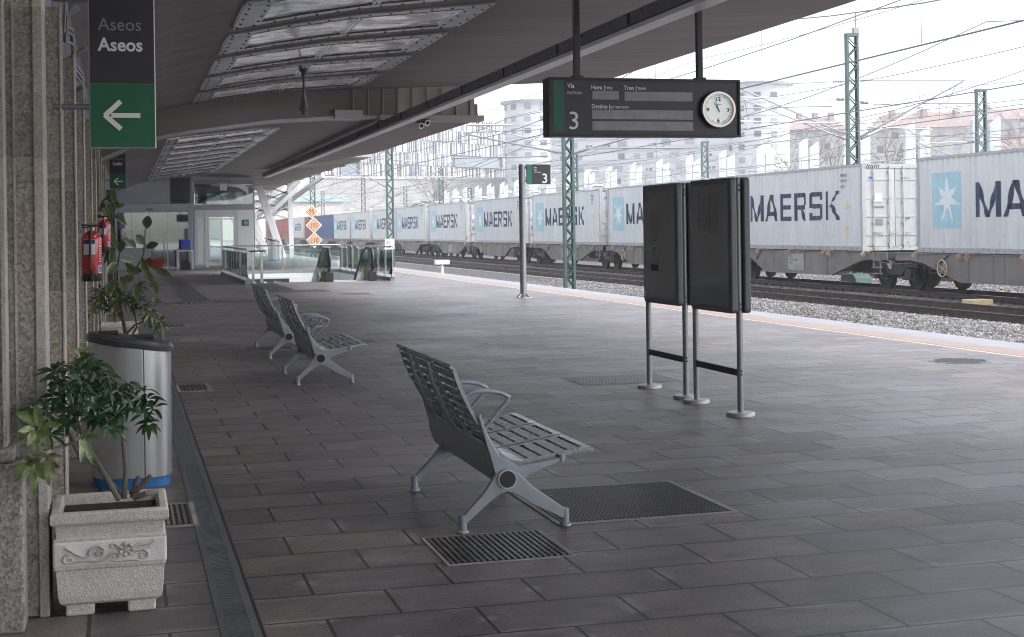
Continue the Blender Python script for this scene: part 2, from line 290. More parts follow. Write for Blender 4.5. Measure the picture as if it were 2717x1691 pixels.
# ------------------------------------------------------------------ mesh helpers
ORG = {}
class MB:
    def __init__(s): s.v = []; s.f = []; s.m = []; s.uv = {}
    def add(s, vs, fs, m=0):
        o = len(s.v); s.v += [tuple(p) for p in vs]
        for f in fs: s.f.append(tuple(i+o for i in f)); s.m.append(m)
        return s
    def box(s, x0, x1, y0, y1, z0, z1, m=0):
        return s.add([(x0, y0, z0), (x1, y0, z0), (x1, y1, z0), (x0, y1, z0), (x0, y0, z1), (x1, y0, z1), (x1, y1, z1), (x0, y1, z1)],
                     [(0, 3, 2, 1), (4, 5, 6, 7), (0, 1, 5, 4), (1, 2, 6, 5), (2, 3, 7, 6), (3, 0, 4, 7)], m)
    def beam(s, a, b, w_, h_, m=0, up=(0, 0, 1)):
        a = Vector(a); b = Vector(b); d = (b-a).normalized(); u = Vector(up)
        if abs(d.dot(u)) > .98: u = Vector((0, 1, 0))
        r = d.cross(u).normalized(); u = r.cross(d).normalized(); vs = []
        for p in (a, b):
            for i, j in ((-1, -1), (1, -1), (1, 1), (-1, 1)): vs.append(p + r*(i*w_/2) + u*(j*h_/2))
        return s.add(vs, [(0, 1, 2, 3), (7, 6, 5, 4), (0, 4, 5, 1), (1, 5, 6, 2), (2, 6, 7, 3), (3, 7, 4, 0)], m)
    def tube(s, pts, r, n=8, m=0, caps=True):
        pts = [Vector(p) for p in pts]; k = len(pts); rs = r if isinstance(r, (list, tuple)) else [r]*k
        vs = []; pu = None
        for i, p in enumerate(pts):
            d = (pts[min(i+1, k-1)] - pts[max(i-1, 0)]).normalized()
            u = pu if pu is not None else (Vector((0, 0, 1)) if abs(d.z) < .9 else Vector((1, 0, 0)))
            a = d.cross(u); 
            if a.length < 1e-5: a = d.cross(Vector((0, 1, 0)))
            a.normalize(); b = a.cross(d).normalized(); pu = b
            for j in range(n):
                t = 2*PI*j/n; vs.append(p + a*(math.cos(t)*rs[i]) + b*(math.sin(t)*rs[i]))
        fs = [(i*n+j, i*n+(j+1) % n, (i+1)*n+(j+1) % n, (i+1)*n+j) for i in range(k-1) for j in range(n)]
        if caps: fs += [tuple(range(n))[::-1], tuple((k-1)*n+j for j in range(n))]
        return s.add(vs, fs, m)
    def prism(s, poly, plane, a, b, m=0):
        def P(u, v, t): return {'xz': (u, t, v), 'yz': (t, u, v), 'xy': (u, v, t)}[plane]
        n = len(poly); vs = [P(u, v, a) for u, v in poly] + [P(u, v, b) for u, v in poly]
        return s.add(vs, [tuple(range(n)), tuple(range(n, 2*n))[::-1]] + [(i, i+n, (i+1) % n+n, (i+1) % n) for i in range(n)], m)
    def lathe(s, prof, c=(0, 0, 0), n=24, m=0, axis='z'):
        vs = []
        for r, h in prof:
            for j in range(n):
                t = 2*PI*j/n; a, b = r*math.cos(t), r*math.sin(t)
                q = {'z': (a, b, h), 'y': (a, h, b), 'x': (h, a, b)}[axis]; vs.append((c[0]+q[0], c[1]+q[1], c[2]+q[2]))
        k = len(prof); fs = [(i*n+j, i*n+(j+1) % n, (i+1)*n+(j+1) % n, (i+1)*n+j) for i in range(k-1) for j in range(n)]
        fs += [tuple(range(n))[::-1], tuple((k-1)*n+j for j in range(n))]
        return s.add(vs, fs, m)
    def disc(s, c, r, axis='y', n=24, m=0, th=.004):
        return s.lathe([(r, -th/2), (r, th/2)], c, n, m, axis)
    def build(s, name, mats, parent=None, smooth=False, bevel=0., seg=2, fix=True):
        me = bpy.data.meshes.new(name); org = ORG.get(parent.name, Vector((0, 0, 0))) if parent else Vector((0, 0, 0))
        me.from_pydata([(p[0]-org.x, p[1]-org.y, p[2]-org.z) for p in s.v], [], s.f)
        mats = mats if isinstance(mats, (list, tuple)) else [mats]
        for mm in mats: me.materials.append(M[mm] if isinstance(mm, str) else mm)
        me.polygons.foreach_set('material_index', s.m)
        if fix:
            bm = bmesh.new(); bm.from_mesh(me); bmesh.ops.recalc_face_normals(bm, faces=bm.faces); bm.to_mesh(me); bm.free()
        o = bpy.data.objects.new(name, me); C.objects.link(o)
        if parent: o.parent = parent; ORG[o.name] = org
        if smooth:
            me.polygons.foreach_set('use_smooth', [True]*len(me.polygons))
            try: me.set_sharp_from_angle(angle=math.radians(38))
            except Exception: pass
        if bevel:
            b = o.modifiers.new('bevel', 'BEVEL'); b.width = bevel; b.segments = seg; b.limit_method = 'ANGLE'; b.angle_limit = math.radians(40)
        return o
def tag(o, label=None, cat=None, group=None, kind=None):
    if label: o['label'] = label
    if cat: o['category'] = cat
    if group: o['group'] = group
    if kind: o['kind'] = kind
    return o
def thing(name, label, cat, loc=(0, 0, 0), group=None):
    o = bpy.data.objects.new(name, None); C.objects.link(o); o.location = loc; o.empty_display_size = .1
    ORG[o.name] = Vector(loc); return tag(o, label, cat, group)
def kids(o): return [c for c in KID.get(o.name, [])]
KID = {}
def copy_tree(o, parent=None, kidmap=None):
    if kidmap is None:
        kidmap = {}
        for x in bpy.data.objects:
            if x.parent: kidmap.setdefault(x.parent.name, []).append(x)
    c = o.copy(); C.objects.link(c); c.parent = parent; ORG[c.name] = ORG.get(o.name, Vector((0, 0, 0)))
    for ch in kidmap.get(o.name, []): copy_tree(ch, c, kidmap)
    return c
def place(o, loc, label=None, rotz=None, group=None):
    o.location = loc; ORG[o.name] = Vector(loc)
    if label: o['label'] = label
    if group: o['group'] = group
    if rotz is not None: o.rotation_euler.z = rotz
    return o
_deps = None
def text(name, body, size, org, mt, parent=None, xd=(1, 0, 0), yd=(0, 0, 1), ext=.002, bold=0., sx=1., align='LEFT', spacing=1.):
    cu = bpy.data.curves.new(name, 'FONT'); cu.body = body; cu.size = size; cu.extrude = ext; cu.offset = bold; cu.align_x = align; cu.space_character = spacing; cu.resolution_u = 3
    t = bpy.data.objects.new('tmp_text', cu); C.objects.link(t)
    dg = bpy.context.evaluated_depsgraph_get(); dg.update()
    me = bpy.data.meshes.new_from_object(t.evaluated_get(dg)); me.name = name
    bpy.data.objects.remove(t); bpy.data.curves.remove(cu)
    xd = Vector(xd).normalized(); yd = Vector(yd).normalized(); zd = xd.cross(yd); p0 = ORG.get(parent.name, Vector((0, 0, 0))) if parent else Vector((0, 0, 0))
    for v in me.vertices:
        c = v.co.copy(); v.co = Vector(org) + xd*(c.x*sx) + yd*c.y + zd*c.z - p0
    me.materials.clear(); me.materials.append(M[mt])
    o = bpy.data.objects.new(name, me); C.objects.link(o)
    if parent: o.parent = parent; ORG[o.name] = p0
    return o

# ================================================================== SETTING
EDGE = 11.05
b = MB()       # platform with the stairwell opening x 3.75..7.9, y 44.2..54
xs = [-3, 3.75, 7.9, 9.9]; ys = [-14, 44.2, 54., 150]
for i in range(3):
    for j in range(3):
        if i == 1 and j == 1: continue
        b.add([(xs[i], ys[j], 0), (xs[i+1], ys[j], 0), (xs[i+1], ys[j+1], 0), (xs[i], ys[j+1], 0)], [(0, 1, 2, 3)])
tag(b.build('platform_floor', 'paving', fix=False), kind='structure')
b = MB(); b.box(9.9, 9.975, -14, 150, -.3, .0)
tag(b.build('platform_line', 'yellow'), kind='structure')
b = MB(); b.box(9.975, 10.45, -14, 150, -.3, .003)
tag(b.build('tactile_strip', 'pink'), kind='structure')
b = MB(); b.box(10.45, EDGE, -14, 150, -.16, 0.001); b.box(10.62, EDGE-.08, -14, 150, -1.1, -.16)
tag(b.build('platform_edge', 'edge', bevel=.012), kind='structure')
b = MB(); b.box(3.4, 3.75, 44, 54.2, -3.2, -.004); b.box(7.9, 8.2, 44, 54.2, -3.2, -.004); b.box(3.4, 8.2, 54., 54.3, -1.9, -.004)
b.box(3.4, 8.2, 43.8, 44.2, -3.2, -.004); b.box(3.4, 8.2, 43.8, 62, -3.4, -3.2)
tag(b.build('stairwell', 'pit'), kind='structure')
b = MB(); b.add([(-1500, -300, -1.25), (1500, -300, -1.25), (1500, 2500, -1.25), (-1500, 2500, -1.25)], [(0, 1, 2, 3)])
tag(b.build('terrain', 'terrain', fix=False), kind='structure')
# ballast bed: shoulders between tracks
TR = [13.3, 20.0, 24.37]
b = MB(); pro = [(10.6, -1.1), (11.2, -.80), (15, -.76), (16.2, -.80), (17.6, -.74), (22.2, -.76), (26.2, -.74), (28, -.9), (31, -.84), (60, -.84), (62, -1.2)]
n = len(pro); vs = [(x, -40, z) for x, z in pro] + [(x, 420, z) for x, z in pro]
b.add(vs, [(i, i+1, n+i+1, n+i) for i in range(n-1)])
tag(b.build('ballast_bed', 'ballast', fix=False), kind='structure')
# low hill behind the yard
b = MB(); nx, ny = 24, 8; vs = []
for j in range(ny):
    for i in range(nx):
        x = -60+i*22; y = 250+j*45; z = -1.2 + min(1, max(0, (j)/3.))*11 + rnd.uniform(-.6, .6)
        if x > 250: z += (x-250)*.05*min(1, j/3)
        vs.append((x, y+max(0, x-150)*-.35, z))
b.add(vs, [(j*nx+i, j*nx+i+1, (j+1)*nx+i+1, (j+1)*nx+i) for j in range(ny-1) for i in range(nx-1)])
tag(b.build('hillside', 'terrain', smooth=True, fix=False), kind='structure')

def stones(name, x0, x1, y0, y1, count, zf, smin=.018, smax=.036):
    g = np.random.default_rng(abs(hash(name)) % 1000 if False else len(name)*7)
    P = np.stack([g.uniform(x0, x1, count), y0 + (y1-y0)*g.uniform(0, 1, count)**1.5, np.zeros(count)], 1)
    P[:, 2] = np.interp(P[:, 0], [p[0] for p in pro], [p[1] for p in pro]) + g.uniform(-.012, .03, count)
    cub = np.array([(-1, -1, -1), (1, -1, -1), (1, 1, -1), (-1, 1, -1), (-1, -1, 1), (1, -1, 1), (1, 1, 1), (-1, 1, 1)], float)
    V = cub[None]*g.uniform(.55, 1.0, (count, 8, 3))
    S = g.uniform(smin, smax, (count, 1, 1))*g.uniform(.6, 1.25, (count, 1, 3)); V = V*S
    A = g.normal(size=(count, 3)); A /= np.linalg.norm(A, axis=1)[:, None]; th = g.uniform(0, 6.28, count)
    K = np.zeros((count, 3, 3)); K[:, 0, 1] = -A[:, 2]; K[:, 0, 2] = A[:, 1]; K[:, 1, 0] = A[:, 2]; K[:, 1, 2] = -A[:, 0]; K[:, 2, 0] = -A[:, 1]; K[:, 2, 1] = A[:, 0]
    R = np.eye(3)[None] + np.sin(th)[:, None, None]*K + (1-np.cos(th))[:, None, None]*(K@K)
    V = np.einsum('nij,nkj->nki', R, V) + P[:, None]
    F = np.array([(0, 3, 2, 1), (4, 5, 6, 7), (0, 1, 5, 4), (1, 2, 6, 5), (2, 3, 7, 6), (3, 0, 4, 7)])
    F = (F[None] + (np.arange(count)*8)[:, None, None]).reshape(-1)
    me = bpy.data.meshes.new(name); me.vertices.add(count*8); me.vertices.foreach_set('co', V.reshape(-1))
    me.loops.add(len(F)); me.loops.foreach_set('vertex_index', F); me.polygons.add(count*6)
    me.polygons.foreach_set('loop_start', np.arange(0, len(F), 4)); me.polygons.foreach_set('loop_total', np.full(count*6, 4)); me.update(calc_edges=True)
    me.materials.append(M['stone']); o = bpy.data.objects.new(name, me); C.objects.link(o)
    return tag(o, 'loose grey broken stone lying between and beside the rails', 'ballast', kind='stuff')
stones('ballast_stones', 13.9, 19.1, 24, 60, 70000, 0)
stones('ballast_gravel', 21.0, 23.4, 28, 60, 14000, 0)
stones('ballast_chippings', 25.7, 34, 34, 62, 22000, 0, .02, .04)

def track(cx, label, y0=-20, y1=400):
    t = thing('railway_track', label, 'railway track', (cx, 0, -.7)); t['kind'] = 'structure'
    for s in (-1, 1):
        x = cx + s*.835; b = MB()
        b.prism([(x-.07, -.695), (x+.07, -.695), (x+.07, -.68), (x+.012, -.665), (x+.012, -.565), (x+.034, -.553), (x+.034, -.528), (x-.034, -.528), (x-.034, -.553), (x-.012, -.565), (x-.012, -.665), (x-.07, -.68)], 'xz', y0, y1, 0)
        b.box(x-.031, x+.031, y0, y1, -.528, -.522, 1); b.build('rail', ['rail', 'rail_head'], t)
    far = MB(); clips = MB(); k = 0; y = 14.
    while y < y1:
        if 24 < y < 84:
            s = MB().box(cx-1.3, cx+1.3, y-.13, y+.13, -.93, -.705); s.build('sleeper', 'sleeper', t); k += 1
        else: far.box(cx-1.3, cx+1.3, y-.13, y+.13, -.93, -.705)
        if 20 < y < 160:
            for sx in (-.835, .835):
                for q in (-.11, .11): clips.box(cx+sx+q-.045, cx+sx+q+.045, y-.07, y+.07, -.70, -.655); clips.tube([(cx+sx+q, y, -.66), (cx+sx+q, y, -.615)], .018, 5)
        y += .6
    tag(far.build('sleepers', 'sleeper', t), kind='stuff'); tag(clips.build('rail_clips', 'clip', t), kind='stuff')
track(TR[0], 'track directly beside the platform edge, hidden below it')
track(TR[1], 'empty track between the platform and the freight train')
track(TR[2], 'track under the container train')
for cx in (33., 38., 43.):
    t = thing('railway_track', 'yard track beyond the freight train', 'railway track', (cx, 0, -.7)); t['kind'] = 'structure'
    for s in (-1, 1): MB().box(cx+s*.835-.035, cx+s*.835+.035, -20, 400, -.82, -.55).build('rail', 'rail', t)

# ------------------------------------------------------------------ station wall of granite piers
def wallz(p): pass
wt = thing('granite_wall', 'speckled granite wall of tall piers running along the left of the platform', 'wall', (-.5, 8, 0))
def pier(y0, y1, x, z1, plinth=None):
    b = MB(); b.box(-.9, x, y0, y1, 0, z1); p = b.build('pier', 'granite', wt, bevel=.012)
    return p
# near piers, set back, with plinth; then projecting fins with the light on their side edges painted as pale granite strips
pier(5.90, 6.07, -.455, 5.2); MB().box(-1.1, -.63, -6, 5.80, 0, 5.2).build('near_wall', 'granite', wt)
MB().box(-.95, -.388, 5.86, 6.06, 0, .66).build('plinth', 'granite', wt, bevel=.012)
MB().box(-.95, -.42, 5.875, 6.05, .665, .72).build('plinth_cap', 'granite', wt, bevel=.012)
MB().box(-.462, -.447, 5.893, 6.05, .725, 5.2).build('mortar_and_lit_edge', 'granite_light', wt)
ysp = [6.09, 8.02, 10.3, 12.75, 15.75, 18.3, 20.9, 23.4, 26., 28.6, 31.2]
for i in range(len(ysp)-1):
    z1 = 5.0 if i < 1 else 2.78; y_ = ysp[i]
    pier(y_, y_+.26, -.312, z1)
    MB().box(-.9, -.62, y_+.26, ysp[i+1], 0, z1).build('recess', 'granite', wt)
    if i == 0:
        MB().box(-.345, -.306, y_-.012, y_+.27, 0, 5.0).build('mortar_and_lit_edge', 'granite_light', wt, bevel=.004)
    else: MB().box(-.318, -.306, y_-.006, y_+.24, 0, z1+.02).build('mortar_and_lit_edge', 'granite_light', wt, bevel=.004)
    MB().box(-.425, -.415, y_-.004, y_+.0, 0, z1).build('mortar_and_lit_edge', 'granite_light', wt)
MB().box(-.9, -.34, 31.2, 64, 0, 3.1).build('side_wall', 'plaster', wt)
MB().box(-.95, -.42, 9.5, 64, 2.8, 3.9).build('upper_wall', 'plaster', wt)
b = MB(); b.box(-.31, -.14, 30.0, 30.45, 0, 2.46)
dp = tag(b.build('door_post', 'dark', bevel=.01), 'dark blue grey post standing at the end of the granite piers', 'post')

# ------------------------------------------------------------------ canopy
B1 = [(-.6, 3.35), (0, 3.75), (.69, 4.06), (1.36, 4.23), (2.2, 4.36), (3.04, 4.46), (4.2, 4.53), (5.36, 4.59), (6.1, 4.62), (8, 4.70), (10.4, 4.82)]
B2 = [(-.6, 3.0), (0, 3.28), (.7, 3.54), (1.3, 3.65), (1.9, 3.73), (3.03, 3.89), (4.4, 3.98), (5.28, 4.0), (6.4, 3.97), (7.5, 3.93)]
def zc(pro, x):
    for (a, za), (b_, zb) in zip(pro, pro[1:]):
        if a <= x <= b_: return za+(zb-za)*(x-a)/(b_-a)
    return pro[-1][1] if x > pro[-1][0] else pro[0][1]
can = thing('platform_canopy', 'sweeping concrete platform canopy with riveted skylights in two stepped bays', 'canopy', (5, 10, 4))
def shell(name, pro, yfun0, yfun1, th=.22, m='ceiling', ny=24):
    b = MB(); n = len(pro); vs = []
    for j in range(ny+1):
        for x, z in pro:
            y0, y1 = yfun0(x), yfun1(x); vs.append((x, y0+(y1-y0)*j/ny, z))
    k = len(vs)
    vs2 = [(x, y, z+th) for x, y, z in vs]
    fs = [(j*n+i, j*n+i+1, (j+1)*n+i+1, (j+1)*n+i) for j in range(ny) for i in range(n-1)]
    fs += [tuple(q+k for q in f[::-1]) for f in fs]
    for j in range(ny):
        for i in (0, n-1): fs.append((j*n+i, (j+1)*n+i, (j+1)*n+i+k, j*n+i+k))
    for i in range(n-1):
        for j in (0, ny): fs.append((j*n+i, j*n+i+1, j*n+i+1+k, j*n+i+k))
    b.add(vs+vs2, fs); return b.build(name, m, can, smooth=True)
dense = lambda pro: [(x, zc(pro, x)) for x in sorted(set([p[0] for p in pro] + [pro[0][0]+(pro[-1][0]-pro[0][0])*i/20 for i in range(21)]))]
def y2(x): return 57.2 if x < 4.4 else (57.2 - (x-4.4)*1.2 if x < 5.9 else 55.4-(x-5.9)*7.6)
SL1 = [(27.75-2.75*k, 26.75-2.85*k) for k in range(10)]; SL2 = [(31.3+2.75*k, 32.3+2.62*k) for k in range(9)]; WY1, WY2 = 2.15, 2.1
def vault(nm, pro, xl, xr, slots, wy, ya, yb, th):
    # closed panels left and right of the skylights and solid ribs between them
    def sub_pro(a, c): return [(x, zc(pro, x)) for x in sorted(set([a, c] + [a+(c-a)*i/8 for i in range(9)] + [p[0] for p in pro if a < p[0] < c]))]
    shell(nm, sub_pro(pro[0][0], xl), lambda x: ya, lambda x: yb(x), th); shell(nm, sub_pro(xr, pro[-1][0]), lambda x: ya, lambda x: yb(x), th)
    s_ = sorted(slots); f = lambda p, x: p[0]+(p[1]-p[0])*(x-xl)/(xr-xl); e = .13*wy; m_ = sub_pro(xl, xr)
    edges = [(lambda x: ya)]
    for p in s_: edges += [(lambda x, p=p: f(p, x)+e), (lambda x, p=p: f(p, x)+wy-e)]
    edges.append(lambda x: yb(x))
    for i in range(0, len(edges), 2): shell(nm, m_, edges[i], edges[i+1], th, ny=3)
vault('near_vault', B1, 1.42, 4.80, SL1, WY1, -12, lambda x: 30.02, .22)
vault('far_vault', B2, .95, 3.46, SL2, WY2, 30.1, y2, .35)
# stepped beam face between the bays: curved soffit strip
b = MB(); xsB = [-.6+i*.4 for i in range(16)] + [5.75]
for y0, y1, dz0, dz1 in ((30.03, 30.30, 0, 0),):
    vs = []
    for x in xsB: vs += [(x, 30.03, zc(B2, x)-.02), (x, 30.03, zc(B1, x)+.05), (x, 30.30, zc(B1, x)+.05), (x, 30.30, zc(B2, x)-.02)]
    n = len(xsB); fs = [(i*4+a, (i+1)*4+a, (i+1)*4+(a+1) % 4, i*4+(a+1) % 4) for i in range(n-1) for a in range(4)] + [(0, 1, 2, 3), (n*4-4, n*4-1, n*4-2, n*4-3)]
    b.add(vs, fs)
b.build('cross_beam', 'ceiling', can, smooth=True)
b = MB(); vs = []
for x in xsB: z = zc(B2, x)-.02; vs += [(x, 29.97, z-.03), (x, 29.97, z+.03), (x, 30.34, z+.03), (x, 30.34, z-.03)]
b.add(vs, fs); b.build('beam_lip', 'alu_matt', can, smooth=True)
# metal clad step to the right of the gutter, ribbed
b = MB(); b.box(5.3, 7.42, 30.05, 30.3, 4.02, 4.68)
for i in range(9): b.box(4.75+i*.32, 4.77+i*.32, 30.0, 30.04, 4.02, 4.62)
b.build('step_cladding', 'ceiling_l', can)
b = MB(); b.box(5.3, 7.6, 29.9, 30.4, 3.90, 4.02); b.build('step_lip', 'ceiling_l', can, bevel=.01)
MB().box(4.35, 4.95, 29.9, 30.35, 3.92, 4.12).build('beam_shoe', 'alu_matt', can, bevel=.01)
# gutter beam
b = MB(); b.box(5.28, 5.34, 2, 56, 3.72, 3.86, 0); b.box(5.5, 5.56, 2, 56, 3.72, 3.86, 0); b.box(5.36, 5.5, 2, 56, 3.74, 3.78, 0)
b.build('gutter_beam', 'fascia', can)
b = MB(); b.box(5.30, 5.50, 2, 56, 3.665, 3.715); b.build('gutter_strip', 'lift_w', can)
b = MB()
y = 4.
while y < 56:
    b.box(5.265, 5.279, y, y+.03, 3.73, 3.85); y += 2.6
b.build('gutter_hangers', 'bolt', can)
b = MB()
y = 14.
while y < 30: b.tube([(5.28, y, 3.82), (5.265, y, 3.82)], .010, 6); y += 1.
b.build('gutter_bolts', 'bolt', can)
# outer edge trim

def slot(pro, xl, xr, yl, yr, wy):
    # one riveted skylight: skewed strip; yl/yr: near edge at left/right end; wy: size along the platform
    nseg = 14; f = lambda t: xl+(xr-xl)*t
    def P(t, v, dz): x = f(t); return (x, yl+(yr-yl)*t+v*wy, zc(pro, x)-dz)
    def band(t0, t1, v0, v1, d0, d1, b, m=0):
        vs = []; k = max(1, int(nseg*(t1-t0)))+1
        for i in range(k+1):
            t = t0+(t1-t0)*i/k
            vs += [P(t, v0, d1), P(t, v1, d1), P(t, v1, d0), P(t, v0, d0)]
        b.add(vs, [(i*4+a, (i+1)*4+a, (i+1)*4+(a+1) % 4, i*4+(a+1) % 4) for i in range(k) for a in range(4)] + [(0, 1, 2, 3), (k*4, k*4+3, k*4+2, k*4+1)], m)
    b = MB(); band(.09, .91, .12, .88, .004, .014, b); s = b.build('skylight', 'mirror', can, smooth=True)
    for v0_, v1_ in ((0, .125), (.875, 1)): b = MB(); band(0, 1, v0_, v1_, .004, .03, b); b.build('flange', 'plate', s)
    for t0_, t1_ in ((0, .10), (.90, 1)): b = MB(); band(t0_, t1_, .125, .875, .004, .034, b); b.build('end_plate', 'plate', s)
    b = MB(); band(.495, .503, .16, .84, .01, .045, b); band(.513, .521, .16, .84, .01, .045, b); b.build('glazing_bar', 'plate', s)
    b = MB()
    for v in (.122, .870):
        band(.1, .9, v, v+.008, .01, .036, b)
    b.build('shadow_gap', 'bolt', s)
    b = MB()
    for t in [i/13 for i in range(14)]:
        for v in (.04, .96):
            p = P(min(.985, max(.015, t)), v, .032); b.tube([p, (p[0], p[1], p[2]-.012)], .017, 6)
    for t in (.02, .085, .915, .98):
        for v in (.2, .4, .6, .8): p = P(t, v, .034); b.tube([p, (p[0], p[1], p[2]-.012)], .017, 6)
    b.build('rivets', 'bolt', s)
for p in SL1: slot(B1, 1.42, 4.80, p[0], p[1], WY1)
for p in SL2: slot(B2, .95, 3.46, p[0], p[1], WY2)

# far bay: pale ribbed roof on V columns
b = MB(); b.box(-.5, 9.8, 57.3, 98, 4.55, 4.8)
y = 58.5
fr = b.build('far_roof', 'ceiling_l', can)
b = MB()
for y in range(59, 98, 4): b.prism([(1.0, 4.55), (9.6, 4.55), (9.6, 4.42), (5.5, 4.1), (3.0, 4.2), (1.0, 4.40)], 'xz', y, y+.25)
b.build('roof_ribs', 'ceiling_l', can)
vc_n = 0
def vcol(y, lab):
    t = thing('support_column', lab, 'column', (8.9, y, 0))
    b = MB(); b.beam((9.05, y, 0), (7.6, y, 4.6), .34, .42); b.build('leaning_post', 'col_white', t, bevel=.02)
    b = MB(); b.beam((8.95, y+6, 0), (6.1, y+6, 4.7), .30, .38); b.build('leaning_post', 'col_white', t, bevel=.02)
    b = MB(); b.beam((8.25, y, 2.6), (10.6, y, 4.7), .24, .24); b.beam((8.6, y+3, 2.5), (11.2, y-2, 4.75), .2, .2); b.build('strut', 'col_white', t)
    b = MB(); b.beam((9.6, y+.3, 0), (9.5, y+.3, 4.7), .26, .26); b.build('upright', 'col_white', t)
    b = MB()
    for i in range(5):
        z = 2.3+i*.5; b.beam((7.6+.1*i, y+.5, z), (9.5, y+.5, z+.7), .08, .08); b.beam((9.5, y+.5, z), (7.7, y+.5, z+.6), .08, .08)
    b.build('lattice', 'col_white', t)
vcol(84, 'white leaning steel column with struts, nearer of the pair beside the lift tower')
vcol(94, 'white leaning steel column with struts, farther of the pair beyond the lift tower')

# ================================================================== BENCHES
def bez(p0, p1, p2, n):
    return [((1-t)**2*p0[0]+2*(1-t)*t*p1[0]+t*t*p2[0], (1-t)**2*p0[1]+2*(1-t)*t*p1[1]+t*t*p2[1]) for t in [i/n for i in range(n+1)]]
# side profile (x, z) with x measured from the rear foot
PROF = [(-.045, .858), (-.022, .846)] + bez((-.012, .81), (.035, .66), (.160, .47), 10)[1:] + bez((.165, .47), (.225, .345), (.33, .345), 8)[1:] + bez((.33, .345), (.50, .368), (.66, .398), (8))[1:] + [(.70, .400), (.725, .388)]
def arc(prof):
    s = [0]
    for a, c in zip(prof, prof[1:]): s.append(s[-1]+math.dist(a, c))
    return s
SA = arc(PROF); ST = SA[-1]
def at_s(s):
    s = max(0, min(ST, s))
    for i in range(len(SA)-1):
        if s <= SA[i+1]:
            t = (s-SA[i])/(SA[i+1]-SA[i]); a, c = PROF[i], PROF[i+1]; return (a[0]+(c[0]-a[0])*t, a[1]+(c[1]-a[1])*t), (c[0]-a[0], c[1]-a[1])
def shellstrip(b, s0, s1, ya, yb, th, n, bulge=0.):
    vs = []
    for i in range(n+1):
        t = i/n; (x, z), (dx, dz) = at_s(s0+(s1-s0)*t); l = math.hypot(dx, dz); nx, nz = -dz/l, dx/l   # normal to the rear/under side
        if nz > 0: nx, nz = -nx, -nz
        k = bulge*math.sin(PI*t)
        for (y, d) in ((ya, -k), (yb, -k), (yb, th), (ya, th)): vs.append((x+nx*d, y, z+nz*d))
    b.add(vs, [(i*4+a, (i+1)*4+a, (i+1)*4+(a+1) % 4, i*4+(a+1) % 4) for i in range(n) for a in range(4)] + [(0, 3, 2, 1), (n*4, n*4+1, n*4+2, n*4+3)])
